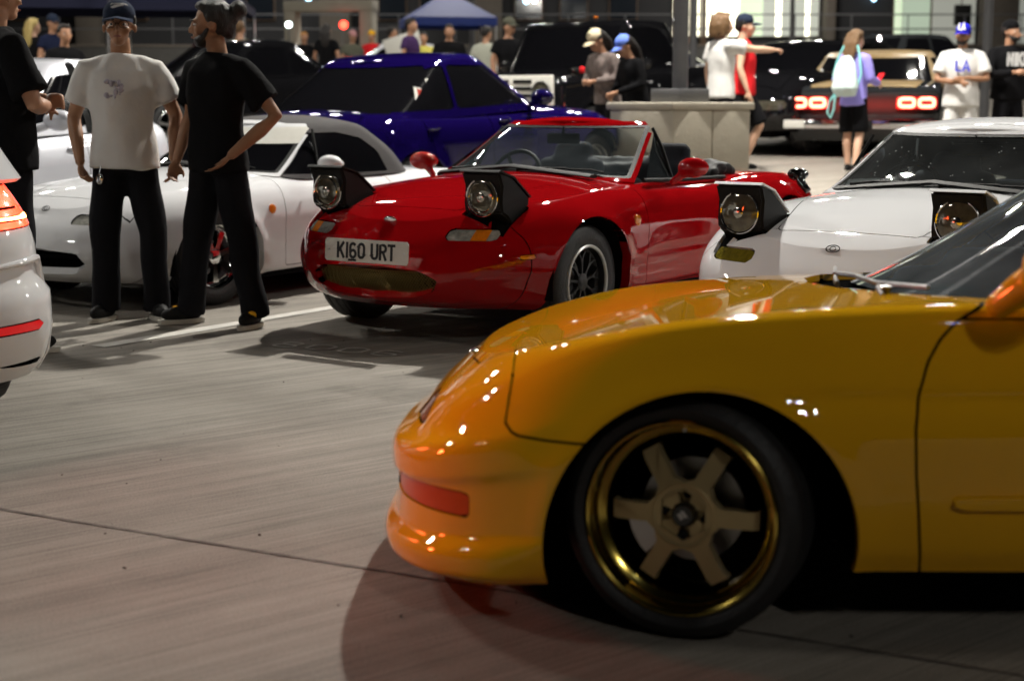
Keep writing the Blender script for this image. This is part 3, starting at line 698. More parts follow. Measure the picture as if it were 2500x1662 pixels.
    gl = lambda V: np.maximum.reduce([np.abs(V[:, 1]) - (.632 - .150 * q(V)), .07 - V[:, 4], V[:, 4] - .955, (GX(q(V)) - .33) - V[:, 0]])
    wg, Gs = split(Gs, lambda V: -gl(V), .0)
    Gs = edge_lip(Gs, .012, where=lambda V: np.abs(gl(V)) < 1e-4)
    sg = clip(offset(wg, -.004), lambda V: V[:, 0] * 0 + 1)
    fr_f = lambda V: V[:, 0] - (GX(q(V)) - np.where(V[:, 4] > 1, .07, .165 - .03 * q(V)))
    if top == 'open':
        fr = clip(Gs, fr_f); fr = edge_lip(fr, .022)
        WF = sobj('windscreen_frame', fr, pm, car); sobj('frame_lining', offset(clip(Gs, fr_f), -.022), M['trim'], WF)
    else:
        fr, rest = split(Gs, fr_f, .004); WF = sobj('windscreen_frame', edge_lip(fr, .02), pm, car); sobj('frame_lining', offset(fr, -.02), M['trim'], WF)
        sidef = lambda V: np.maximum.reduce([sdpoly(([(-.64, .775), (-1.04, 1.04), (-1.32, 1.055), (-1.60, 1.02), (-1.74, .90), (-1.76, .765), (-1.2, .765)] if top == 'hard' else [(-.64, .775), (-1.02, 1.01), (-1.28, 1.015), (-1.50, .975), (-1.62, .89), (-1.66, .765), (-1.2, .765)]), .006)(V[:, 0], V[:, 2]), .3 - np.abs(V[:, 1])])
        sw, rest = split(rest, lambda V: -sidef(V), .0); rest = edge_lip(rest, .012, where=lambda V: np.abs(sidef(V)) < 1e-4)
        rgf = lambda V: np.maximum.reduce([np.abs(V[:, 1]) - .43, .12 - V[:, 4], V[:, 4] - .9, V[:, 0] - (GXT(q(V)) + .16)])
        rg, rest = split(rest, lambda V: -rgf(V), .0)
        RF = sobj('hard_top' if top == 'hard' else 'soft_top', rest, pm if top == 'hard' else M['softtop'], car)
        sobj('roof_lining', offset(rest, -.02), M['interior'], RF)
        for sd in (1, -1): sobj('door_window', clip(offset(sw, -.004), lambda V: V[:, 1] * sd), M['tint'] if top == 'soft' else M['glass'], car)
        sobj('rear_window', offset(rg, -.004), M['glass'] if top == 'hard' else M['tint'], car)
        for sd in (1, -1): G().tube([(-.98, sd * (near(sw, (-.98, sd * .7, .78))[0][1] * sd + .004), .775), (-1.06, sd * (near(sw, (-1.06, sd * .6, 1.03))[0][1] * sd + .004), 1.04)], .009, 6).obj('window_divider', M['trim'], car)
    WS = sobj('windscreen', sg, M['speckglass' if top == 'hard' else 'glass'] if top != 'soft' else M['tint'], car)
    if top == 'soft':   # pale sun strip across the top of the screen
        sobj('sun_strip', clip(offset(wg, .001), lambda V: V[:, 4] - .66), M['plate'], WS)
    # black seal round the glass
    band = clip(offset(wg, -.001), lambda V: np.maximum(np.maximum(V[:, 4] - .92, .115 - V[:, 4]), np.abs(V[:, 1]) - (.612 - .150 * q(V)))); sobj('windscreen_seal', band, M['trim'], WS)
    # wipers and cowl
    g = G().tube([(-.50, -.5, .79), (-.47, 0, .835), (-.50, .5, .79)], [(.012, .05)] * 3, 8); g.obj('cowl_panel', M['trim'], car)
    for (a, b, c_) in ((-.44, .06, .0), (.0, .50, .0)):
        pts = [tuple(near(wg, (-.55 - abs(y) * .16, y, .80 + .05 * (1 - abs(y - a) / .6)))[0] + np.array([.018, 0, .012])) for y in np.linspace(a, b, 7)]
        wi = G().tube([(-.47, a + .02, .815), tuple(np.array(pts[1]) + [.01, 0, 0]), pts[3]], .006, 6); wi.tube([tuple(np.array(p) + [0, 0, -.004]) for p in pts], .006, 5).obj('wiper', M['trim'], car)
    # cabin
    g = G(); g.box((-1.3, 0, .22), (1.6, 1.3, .04)); g.box((-1.3, .64, .48), (1.6, .03, .5)); g.box((-1.3, -.64, .48), (1.6, .03, .5)); g.box((-2.10, 0, .48), (.04, 1.3, .5)); g.box((-.52, 0, .45), (.04, 1.2, .45)); g.box((-1.25, 0, .42), (1.0, .2, .16), .03)
    g.obj('cabin_tub', M['interior'], car)
    remeshed('dashboard', G().box((-.74, 0, .70), (.30, 1.22, .16), .05).box((-.82, (-.34 if rhd else .34), .76), (.16, .36, .09), .035), M['interior'], car, .02, 4)
    for s in (-1, 1):
        g = G().box((-1.30, s * .34, .36), (.48, .46, .14), .05).box((-1.56, s * .34, .60), (.13, .46, .50), .05, rot=(0, R(-14), 0)).box((-1.63, s * .34, .86), (.10, .27, .17), .045, rot=(0, R(-14), 0))
        remeshed('seat', g, M['interior'], car, .018, 6)
    sy = -.34 if rhd else .34; mt = Matrix.Translation((-.98, sy, .735)) @ Matrix.Rotation(R(66), 4, 'Y')
    g = G(); g.tube([tuple(mt @ Vector((.175 * math.cos(a), .175 * math.sin(a), 0))) for a in np.linspace(0, 2 * math.pi, 33)], .013, 8, cap=False)
    for a in (90, 210, 330): g.tube([tuple(mt @ Vector((0, 0, -.02))), tuple(mt @ Vector((.175 * math.cos(R(a)), .175 * math.sin(R(a)), 0)))], [(.02, .008)] * 2, 6)
    g.lathe([(0, .0)] * 0 + [(-.0, .001), (.0, .05), (-.05, .045)], axis='X', n=16, c=(-.97, sy, .735)); g.obj('steering_wheel', M['trim'], car)
    G().box((-.98, 0, .975), (.02, .22, .06), .01).tube([(-.97, 0, .975), (-.985, 0, 1.045)], .008, 6).obj('rear_view_mirror', M['trim'], car)
    if top == 'open':
        g = G()
        for k, (xx, zz, rr_) in enumerate(((-1.86, .775, .035), (-1.93, .80, .04), (-2.01, .79, .045), (-2.07, .775, .03))):
            g.tube([(xx + .10, -.58, zz - .02), (xx, -.45, zz), (xx - .02, 0, zz + .012 * math.sin(k * 2)), (xx, .45, zz), (xx + .12, .59, zz - .01)], rr_, 9)
        remeshed('folded_hood', g, M['blackcloth'], car, .016, 2, .012, 14)
        for sd in (1, -1):
            G().tube([(-1.115, sd * .510, 1.035), (-1.07, sd * .595, .93), (-1.045, sd * .675, .765)], .010, 6).obj('quarter_window_frame', M['trim'], car)
            mesh('quarter_window', [(-1.09, sd * .53, 1.01), (-1.04, sd * .67, .77), (-.74, sd * .685, .775)], [(0, 1, 2)], M['glass'], car)
            G().tube([(-.70, sd * .69, .765), (-1.2, sd * .69, .752), (-1.66, sd * .69, .748)], .012, 6).obj('door_seal', M['trim'], car)
        g = G().tube([(-1.0, .2, .62), (-1.02, .22, .70)], .02, 8); g.obj('gear_lever', M['chrome'], car)
    # underside
    G().prism([(.55, .3), (.5, .2), (-2.9, .2), (-2.95, .35), (-2.9, .5), (.5, .5)], -.5, .5).obj('underbody', M['inner'], car)
    G().prism([(-.34, .3), (-.34, .165), (-1.93, .165), (-1.93, .3)], -.78, .78).obj('sill_underside', M['inner'], car)
    liner(car, 0, .285, .345, .45, .79); liner(car, -2.265, .285, .345, .45, .79)
    rimm = rimm or M['blackrim']; lipm = lipm or M['alu']
    for xa in (0, -2.265):
        for sd in (1, -1): wheel(car, xa, .775, sd, .288, .185, .185, wstyle, rimm, lipm, steer if xa == 0 else 0).location.z -= dz
    return car

# ------------------------------------------------------------------ generic closed car
def closed_car(name, label, cat, x0, y0, rz, pm, P, group=None, z0=None, glassm=None):
    ax = P['axles']; zf = ground_z(y0); zr_ = ground_z(y0 + ax[1] * math.sin(rz)); car = thing(name, label, cat, (x0, y0, zf + P.get('dz', 0)), rz, group)
    car.rotation_euler = (0, -math.atan2(zf - zr_, abs(ax[1])), rz); Rt = P.get('Rt', .32); hw = P['hw']; Ra = Rt + .06
    XN = curve(P['xn']); XT = curve(P['xt']); W = curve(P.get('W', [(1, hw), (-5, hw)])); ins = curve(P.get('ins', [(0, .06), (.12, .02), (.35, 0), (.7, .0), (.9, .03), (1, .09)]))
    zb = curve(P['zb']); zs = curve(P['zs']); zc = curve(P['zc'])
    def flare(x, z):
        o = 0
        for xa in ax: o = o + .012 * np.exp(-((np.hypot(x - xa, z - Rt) - Ra) / .05) ** 2)
        return o + P.get('crease', 0) * np.exp(-((z - P.get('cz', .7)) / .03) ** 2)
    res = P.get('res', 1)
    S = shell(XN, XT, W, lambda g, x: ins(g) * np.ones_like(x), zb, zs, zc, top=P.get('top', 2.2), fr=P.get('fr', (.6, 2.6)), rr=P.get('rr', (.5, 2.6)), ns=int(64 * res), ng=int(16 * res), nt=int(9 * res), flare=flare)
    arch = archf(ax, Ra, Rt)
    gx = P['gx']; cab = xyreg([(gx[0] - .12, -hw * .72), (gx[0] - .12, hw * .72), (gx[3] + .15, hw * .72), (gx[3] + .15, -hw * .72)], 0, .5)
    op = lambda V: np.minimum(arch(V), cab(V))
    sobj('inner_shell', clip(offset(S, -.02), arch), M['inner'], car)
    S = clip(S, op)
    S = edge_lip(S, where=lambda V: (np.abs(arch(V)) < 1e-4) & (np.abs(V[:, 1]) > .5), vec=lambda p: np.array([0, -.05 * np.sign(p[1]), 0]))
    for (nm, fn, m, d) in P.get('regions', []):
        a, S = split(S, lambda V: -fn(V), .004)
        if len(a.F): sobj(nm, offset(a, d), M[m], car)
    if P.get('hook'): P['hook'](S, car)
    for sd in (1, -1):
        for dp in P.get('doors', []):
            fn = xzreg(dp, .01, sd, .4); d, S = split(S, lambda V: -fn(V), .008)
            if len(d.F):
                D = sobj('door', d, pm, car); hx, hz = dp[-1]
                p, n = near(d, (min(q_[0] for q_ in dp) + .16, sd * hw, P.get('hz', .80))); G().ell(p + n * .012, (.09, .018, .018), 12, 7).obj('door_handle', P.get('handle', pm), D)
    if P.get('hoodx'):
        h0, h1 = P['hoodx']; fn = xyreg([(h0, -hw * .75), (h0, hw * .75), (h1, hw * .78), (h1, -hw * .78)], .02, .5); a, S = split(S, lambda V: -fn(V), .008); sobj('hood', a, pm, car)
    if P.get('bootx'):
        h0, h1 = P['bootx']; fn = xyreg([(h0, -hw * .7), (h0, hw * .7), (h1, hw * .68), (h1, -hw * .68)], .02, .5); a, S = split(S, lambda V: -fn(V), .008); sobj('boot_lid', a, pm, car)
    sobj('body', S, P.get('bodymat', pm), car)
    # greenhouse
    zbelt = P['belt']; zr = P['roof']; gi = P.get('gin', .17); gW = hw - .06
    GX = curve([(0, gx[0]), (1, gx[1])]); GXT = curve([(0, gx[3]), (1, gx[2])])
    gins = curve([(0, 0), (.5, gi * .42), (.85, gi * .8), (.95, gi * .95), (1, gi * 1.15)])
    Gs = shell(GX, GXT, lambda x: np.full_like(x, gW), lambda g, x: gins(g) * np.ones_like(x), curve([(gx[0] + .1, zbelt - .05), (gx[3] - .1, zbelt - .05)]),
               curve([(gx[0], zr - .10), (gx[1], zr - .05), ((gx[1] + gx[2]) / 2, zr - .02), (gx[2], zr - .07), (gx[3], zr - .14)]), curve([(gx[0], zr - .07), (gx[1], zr - .02), ((gx[1] + gx[2]) / 2, zr), (gx[2], zr - .04), (gx[3], zr - .10)]),
               top=2.4, fr=P.get('gfr', (.42, 3)), rr=P.get('grr', (.42, 3)), ns=int(56 * res), ng=int(14 * res), nt=int(7 * res))
    q = lambda V: np.minimum(V[:, 4], 1)
    gm = glassm or M['tint']; yw = lambda V: gW - .085 - gi * .85 * q(V)
    fw = lambda V: np.maximum.reduce([np.abs(V[:, 1]) - yw(V), .10 - V[:, 4], V[:, 4] - .93, (GX(q(V)) - .4) - V[:, 0]])
    rw = lambda V: np.maximum.reduce([np.abs(V[:, 1]) - yw(V), .14 - V[:, 4], V[:, 4] - .93, V[:, 0] - (GXT(q(V)) + .4)])
    a, Gs = split(Gs, lambda V: -fw(V), .0); wsn = sobj('windscreen', offset(a, -.006), gm, car)
    if not P.get('norear'): a, Gs = split(Gs, lambda V: -rw(V), .0); sobj('rear_window', offset(a, -.006), gm, car)
    for sd in (1, -1):
        for wp in P['windows']:
            fn = lambda V, wp=wp: np.maximum.reduce([sdpoly(wp, .015)(V[:, 0], V[:, 2]), .3 - V[:, 1] * sd])
            a, Gs = split(Gs, lambda V: -fn(V), .0)
            if len(a.F): sobj('side_window', offset(a, -.006), gm, car)
    if P.get('pillar'):
        a, Gs = split(Gs, lambda V: np.minimum(np.minimum(P['pillar'][0] - V[:, 0], V[:, 0] - P['pillar'][1]), np.minimum(.97 - V[:, 4], np.abs(V[:, 1]) - .4)), 0); 
        if len(a.F): sobj('window_pillar', a, M['gloss'], car)
    sobj('roof', edge_lip(Gs, .015), P.get('roofmat', pm), car)
    for sd in (1, -1):
        mz = G().ell((gx[0] - .42, sd * (hw + .10), zbelt + .06), (.07, .12, .075), 14, 9).tube([(gx[0] - .38, sd * (hw - .06), zbelt), (gx[0] - .42, sd * (hw + .05), zbelt + .04)], .03, 8)
        mo = mz.obj('door_mirror', P.get('mirrormat', pm), car, fix=False)
    hwz = hw - .03
    G().prism([(P['nose'] - .25, .3), (P['nose'] - .3, .22), (P['tail'] + .3, .22), (P['tail'] + .2, .5), (P['nose'] - .2, .5)], -hw * .62, hw * .62).obj('underbody', M['inner'], car)
    G().prism([(ax[0] - Ra, .32), (ax[0] - Ra, .19), (ax[1] + Ra, .19), (ax[1] + Ra, .32)], -hw + .07, hw - .07).obj('sill_underside', M['inner'], car)
    for xa in ax:
        liner(car, xa, Rt, Ra + .01, hw * .55, hw - .05)
        for sd in (1, -1): wheel(car, xa, hw - .035, sd, Rt, P.get('rr_', .21), .2, P.get('wheelstyle', 'five'), M[P.get('rimm', 'alu')], M[P.get('lipm', 'alu')], 0, detail=P.get('wdetail', False))
    return car
# ------------------------------------------------------------------ the three small roadsters
roadster('red open-top roadster with black pop-up headlamps raised and a white number plate', -.26, 8.03, 34.5, M['red'], 'open', True, 'mesh', plate='K160 URT', lipm=M['polished'], ringm='trim', lampm='headglass')
roadster('white roadster with a white hardtop and its black pop-up headlamps raised', 1.69, 6.78, 37, M['white2'], 'hard', True, 'five', lensm=M['smokelens'], rimm=M['alu'], dz=-.025, mirm=M['gloss'])
roadster('white roadster with a grey canvas roof up and its headlamps folded down', -2.36, 9.35, 35, M['white'], 'soft', False, 'seven', rimm=M['chrome'], lipm=M['chrome'], dz=-.03, lensdy=-.08)

# ------------------------------------------------------------------ yellow coupe in the foreground
def yellow_coupe():
    pm = M['yellow']
    car = thing('coupe', 'glossy yellow coupe nose in the foreground with a bronze six-spoke wheel', 'car', (.385, 4.0, -.042), math.atan2(math.sin(R(1.5)), -math.cos(R(1.5))))
    car.rotation_euler = (R(3.7), 0, math.atan2(math.sin(R(1.5)), -math.cos(R(1.5))))
    XN = curve([(0, .70), (.05, .745), (.13, .752), (.19, .742), (.215, .722), (.45, .715), (.50, .719), (.515, .729), (.62, .732), (.675, .724), (.725, .685), (.88, .600), (1, .49)])
    XT = curve([(0, -3.3), (.5, -3.42), (1, -3.2)])
    W = curve([(.85, .82), (.4, .838), (0, .846), (-.6, .842), (-1.6, .838), (-2.57, .846), (-3.4, .80)])
    insb = curve([(0, .025), (.05, .0), (.14, -.002), (.20, .006), (.225, .014), (.45, .010), (.52, .004), (.66, .004), (.72, .016), (.85, .035), (.94, .055), (.98, .074), (1, .105)])
    inss = curve([(0, .05), (.1, .02), (.3, .0), (.5, -.006), (.7, .006), (.86, .028), (.945, .045), (.98, .062), (1, .09)])
    zb = curve([(.85, .105), (.6,.11), (.3, .13), (.2, .16), (-2.4, .17), (-3.4, .25)])
    zs = curve([(.85, .50), (.66, .548), (.5, .605), (.25, .682), (0, .732), (-.4, .765), (-.8, .780), (-1.6, .80), (-2.5, .85), (-3.3, .80)])
    zc = curve([(.85, .505), (.66, .556), (.5, .612), (.25, .686), (0, .732), (-.35, .774), (-.6, .796), (-1.2, .80), (-2.4, .86), (-3.3, .83)])
    wt = lambda x: np.clip((x - .30) / .12, 0, 1)
    def flare(x, z):
        r = np.hypot(x + .045, z - .235); r2 = np.hypot(x + 2.57, z - .235)
        return .010 * np.exp(-((r - .36) / .03) ** 2) + .010 * np.exp(-((r2 - .36) / .03) ** 2) - .004 * np.exp(-((z - .565) / .02) ** 2) * (x < -.05)
    S = shell(XN, XT, W, lambda g, x: insb(g) * wt(x) + inss(g) * (1 - wt(x)), zb, zs, zc, top=1.7, fr=(.58, 2.9), rr=(.5, 2.4), ns=190, ng=60, nt=22, flare=flare)
    arch = archf((-.045, -2.60), .362, .222)
    cowl = xyreg([(-.43, 0), (-.46, -.25), (-.56, -.50), (-.74, -.66), (-3.0, -.62), (-3.0, .62), (-.74, .66), (-.56, .50), (-.46, .25)], .0, .5)
    sobj('inner_shell', clip(offset(S, -.018), lambda V: np.minimum(arch(V), cowl(V))), M['inner'], car)
    S = clip(S, lambda V: np.minimum(arch(V), cowl(V)))
    S = edge_lip(S, where=lambda V: (np.abs(arch(V)) < 1e-4) & (np.abs(V[:, 1]) > .5), vec=lambda p: np.array([0, -.035 * np.sign(p[1]), 0]))
    S = edge_lip(S, .02, where=lambda V: np.abs(cowl(V)) < 1e-4)
    for sd in (1, -1):
        hl = lambda V, sd=sd: np.maximum.reduce([sdpoly([(.625, .448), (1, .448), (1, .59), (.56, .59), (.58, .55)], .0)(V[:, 0], V[:, 2]), .20 - V[:, 1] * sd, V[:, 1] * sd - .665])
        a, S = split(S, lambda V: -hl(V), .005); S = edge_lip(S, .01, where=lambda V: np.abs(hl(V) - .0025) < 1e-4)
        H = sobj('headlight', offset(a, -.002), M['nosecover'], car); sobj('headlight_bowl', offset(a, -.03), M['reflector'], H)
        tl = xzreg(rrect(.49, 1.0, .270, .332, .014), .012, sd, .30)
        a, S = split(S, lambda V: -tl(V), .004); S = edge_lip(S, .012, where=lambda V: np.abs(tl(V) - .002) < 1e-4)
        sobj('turn_lamp', offset(a, -.004), M['orangelens'], car)
    hood = xyreg([(.475, -.40), (.50, -.2), (.505, 0), (.50, .2), (.475, .40), (.40, .50), (.20, .60), (-.70, .725), (-1.2, .735), (-1.2, -.735), (-.70, -.725), (.20, -.60), (.40, -.50)], .01, .5)
    a, S = split(S, lambda V: -hood(V), .004); sobj('hood', a, pm, car)
    G().ell(tuple(near(a, (.60, 0, .64))[0]), (.02, .05, .008), 14, 6).obj('badge', M['chrome'], car)
    bp = lambda V: np.maximum(sdpoly([(.375, .80), (.39, .60), (.405, .50), (.385, .478), (.30, .468), (.16, .462), (.16, -.1), (1.3, -.1), (1.3, .80)], .0)(V[:, 0], V[:, 2]), 0 * V[:, 0] - 9)
    a, S = split(S, lambda V: -bp(V), .006); a = edge_lip(a, .012, where=lambda V: np.abs(bp(V) + .003) < 1e-4); sobj('front_bumper', a, pm, car)
    for sd in (1, -1):
        dr = xzreg([(-.565, .10), (-.545, .25), (-.530, .40), (-.526, .50), (-.534, .58), (-.555, .65), (-.585, .70), (-.625, .74), (-.70, .778), (-.80, .85), (-1.75, .85), (-1.75, .10)], .0, sd, .5)
        d, S = split(S, lambda V: -dr(V), .007); d = edge_lip(d, .014, where=lambda V: np.abs(dr(V) + .0035) < 1e-4)
        ms = xzreg(rrect(-1.72, -.615, .318, .350, .010), .008, sd, .5); mo, _ = split(d, lambda V: -ms(V), .0)
        sash = lambda V: .745 - V[:, 2]
        lo, up = split(d, sash, .005)
        D = sobj('door', lo, pm, car); sobj('window_sash', up, pm, D)
        mo = offset(mo, .013); mo = edge_lip(mo, .01); sobj('side_moulding', mo, pm, D)
        if sd < 0: continue
        mz = G().ell((-.80, sd * .955, .868), (.078, .105, .075), 22, 14).tube([(-.70, sd * .81, .765), (-.76, sd * .88, .83)], [.030, .042], 12)
        mm = remeshed('door_mirror', mz, pm, car, .010, 6); G().ell((-.868, sd * .955, .868), (.012, .085, .052), 16, 8).obj('mirror_glass', M['mirror'], mm)
    sobj('body', S, pm, car)
    # cabin
    GX = curve([(0, -.57), (1, -1.34)]); GXT = curve([(0, -2.95), (1, -2.15)])
    gi = curve([(0, 0), (.5, .085), (.9, .18), (1, .23)])
    Gs = shell(GX, GXT, lambda x: np.full_like(x, .735), lambda g, x: gi(g) * np.ones_like(x), curve([(-.5, .77), (-.9, .745), (-3, .80)]), curve([(-.5, 1.12), (-1.3, 1.20), (-1.9, 1.21), (-3, 1.08)]), curve([(-.5, 1.15), (-1.3, 1.24), (-1.9, 1.26), (-3, 1.12)]), top=2.3, fr=(.44, 2.6), rr=(.4, 2.6), ns=80, ng=26, nt=10)
    q = lambda V: np.minimum(V[:, 4], 1)
    gl = lambda V: np.maximum.reduce([np.abs(V[:, 1]) - (.675 - .17 * q(V)), .03 - V[:, 4], V[:, 4] - .94, (GX(q(V)) - .42) - V[:, 0]])
    a, Gs = split(Gs, lambda V: -gl(V), 0); Gs = edge_lip(Gs, .012, where=lambda V: np.abs(gl(V)) < 1e-4)
    W_ = sobj('windscreen', offset(a, -.003), M['hazyglass'], car); sobj('windscreen_trim', clip(offset(a, .002), lambda V: np.maximum(np.abs(V[:, 1]) - (.662 - .17 * q(V)), V[:, 4] - .925)), M['alu'], W_)
    for sd in (1, -1):
        wf = lambda V: np.maximum.reduce([sdpoly([(-.98, .80), (-1.40, 1.14), (-1.95, 1.16), (-2.1, .82)], .01)(V[:, 0], V[:, 2]), .3 - V[:, 1] * sd])
        a, Gs = split(Gs, lambda V: -wf(V), 0); sobj('door_window', offset(a, -.005), M['tint'], car)
    Gs = clip(Gs, lambda V: np.maximum(V[:, 4] - .045, (GX(0) - .34) - V[:, 0]))
    sobj('roof', Gs, pm, car)
    # cowl well, wipers, dash, seats
    G().prism([(-.38, .735), (-.5, .66), (-1.0, .66), (-1.0, .765), (-.8, .762), (-.62, .760), (-.45, .750)], -.66, .66).obj('cowl_panel', M['inner'], car)
    for (y0, y1) in ((.52, -.02), (-.05, -.58)):
        g = G(); g.tube([(-.52, y0, .775), (-.545, (y0 + y1) / 2 + .1, .785), (-.57, (y0 + y1) / 2, .79)], [(.012, .008), (.009, .006), (.007, .005)], 8)
        g.tube([(-.60 - .14 * y0 * y0, y0 - .03, .798), (-.565, (y0 + y1) / 2, .796), (-.58 - .14 * y1 * y1, y1 - .05, .798)], .007, 6); g.obj('wiper', M['alu'], car)
    G().lathe([(0, .0), (.025, .018), (.03, .0)], axis='Z', n=12, c=(-.54, .47, .775)).obj('wiper_pivot', M['alu'], car)
    remeshed('dashboard', G().box((-1.05, 0, .73), (.50, 1.3, .16), .05).box((-1.1, -.35, .83), (.3, .4, .08), .03), M['interior'], car, .02, 4)
    G().box((-.95, .40, .845), (.05, .14, .012), .003).obj('dash_tag', M['gloss'], car)
    for s in (-1, 1): remeshed('seat', G().box((-1.7, s * .36, .42), (.5, .48, .16), .05).box((-2.0, s * .36, .72), (.14, .46, .58), .05, rot=(0, R(-14), 0)).box((-2.1, s * .36, 1.06), (.1, .26, .15), .04), M['interior'], car, .03, 4)
    G().prism([(.3, .3), (.2, .17), (-3.0, .18), (-3.1, .5), (.3, .45)], -.52, .52).obj('underbody', M['inner'], car)
    G().prism([(-.42, .3), (-.42, .19), (-2.2, .19), (-2.2, .3)], -.76, .76).obj('sill_underside', M['inner'], car)
    liner(car, -.045, .232, .378, .45, .80); liner(car, -2.60, .232, .375, .45, .80)
    for xa in (0, -2.57):
        for sd in (1, -1): wheel(car, xa * .94, .785, sd, .268, .213, .19, 'six', M['bronze'], M['lipgold'], R(-20) if xa == 0 else 0)
    for ch in car.children:
        if not ch.name.startswith('wheel') or ch.name.startswith('wheel_liner'): ch.scale = (.94, 1, .95); ch.location = (ch.location.x * .94, ch.location.y, ch.location.z * .95)
    return car
M['headclear'] = mat('clear_headlight_cover', (.95, .9, .88), .02, trans=.92, ior=1.2, coat=1, var=0)
yellow_coupe()

# ------------------------------------------------------------------ white car cut off by the left edge, brake lights on
def white_tail():
    P = dict(axles=(0, -2.40), hw=.895, nose=.85, tail=-3.62, Rt=.33,
        xn=[(0, .75), (.5, .85), (1, .5)], xt=[(0, -3.50), (.08, -3.57), (.26, -3.62), (.42, -3.60), (.46, -3.575), (.62, -3.56), (.8, -3.50), (.9, -3.42), (1, -3.33)],
        ins=[(0, .04), (.08, .015), (.30, .0), (.40, .0), (.45, .028), (.6, .035), (.72, .055), (.82, .085), (.92, .12), (1, .19)],
        zb=[(.8, .25), (-3.2, .22), (-3.6, .24)], zs=[(.8, .66), (0, .83), (-1, .90), (-2.6, .96), (-3.3, .975), (-3.6, .965)], zc=[(.8, .7), (0, .88), (-.8, .95), (-2.6, 1.0), (-3.2, 1.03), (-3.5, 1.01)],
        belt=.96, roof=1.44, gx=(-.7, -1.45, -2.7, -3.30), windows=[[(-1.1, 1.03), (-1.6, 1.36), (-2.5, 1.34), (-2.75, 1.04)]], doors=[], rr=(.62, 2.2), res=1.5, rr_=.24, wheelstyle='five',
        regions=[])
    def zone(lo, hi, y0, y1, xm=-2.9, r=.012):
        f = sdpoly(rrect(y0, y1, lo, hi, r), r - .0)
        return lambda V: np.maximum(f(np.abs(V[:, 1]), V[:, 2]), V[:, 0] - xm)
    P['regions'] = [('lamp_bar', zone(.765, .785, .61, .86, r=.004), 'tailhot', .006), ('lamp_bar', zone(.81, .83, .61, .86, r=.004), 'tailhot', .006), ('lamp_bar', zone(.855, .868, .61, .80, r=.004), 'tailhot', .006), ('lamp_bar', zone(.775, .79, .38, .58, r=.004), 'tailhot', .006), ('lamp_bar', zone(.825, .84, .38, .58, r=.004), 'tailhot', .006), ('lens_top', zone(.885, .938, .605, .90), 'taildark', .006),
        ('tail_lamp', zone(.745, .945, .60, .90), 'tail', .004), ('inner_tail_lamp', zone(.745, .925, .36, .594), 'tail', .002),
                    ('rear_reflector', zone(.40, .437, .56, .80), 'redref', .003), ('bumper_vent', zone(.265, .292, .50, .80), 'inner', -.012),
                    ('plate_recess', zone(.56, .735, -.01, .55, r=.03), 'taildark', -.01)]
    P['regions'].append(('rear_bumper', lambda V: np.maximum(np.maximum(V[:, 2] - .60 - .04 * np.abs(V[:, 1]), V[:, 0] + 3.02), -9), 'white', 0))
    def hook(S, car):
        pts = [near(S, (-3.5, -.55, .452)), near(S, (-3.45, -.72, .462)), near(S, (-3.35, -.83, .470)), near(S, (-3.26, -.89, .455)), near(S, (-3.26, -.88, .38)), near(S, (-3.30, -.86, .30)), near(S, (-3.36, -.82, .24))]
        G().tube([tuple(a + n * .006) for a, n in pts], [.006, .009, .012, .016, .016, .015, .012], 8).obj('corner_flare', M['white'], car)
    P['hook'] = hook
    th = R(62)   # the car points away from us to the left
    fwd = np.array([-math.sin(R(33)), math.cos(R(33))]); right = np.array([fwd[1], -fwd[0]])
    corner_ = np.array([-1.50, 5.06]); tc = corner_ - right * .80; org = tc + fwd * 3.55
    car = closed_car('hatchback', 'white car cut off by the left edge with its red brake lamp lit', 'car', org[0], org[1], math.atan2(fwd[1], fwd[0]), M['white'], P)
    G().lathe([(0, .0), (.0, .044), (.003, .043), (.003, .0)], axis='X', n=28).obj('tow_eye_cover', M['white'], car, loc=(-3.592, -.47, .43), rot=(0, 0, math.pi))
    g = G().lathe([(0, .045), (-.08, .045), (-.08, .036), (0, .036)], axis='X', n=28, closed=True, c=(-3.56, -.36, .27)); g.obj('exhaust_tip', M['chrome'], car)
    ld = bpy.data.lights.new('brake_light', 'AREA'); ld.shape = 'RECTANGLE'; ld.size = .26; ld.size_y = .16; ld.energy = 3; ld.color = (1, .10, .025)
    for sy, tw in ((-.66, 25), (.66, 0)):
        lo = bpy.data.objects.new('brake_light', ld); link(lo, car); lo.location = (-3.64, sy, .84); lo.rotation_euler = (0, R(90), R(tw))
        if sy > 0: lo.data = ld.copy(); lo.data.energy = 2.3; lo.data.spread = R(50); lo.rotation_euler = (0, R(84), R(38))
    return car
white_tail()
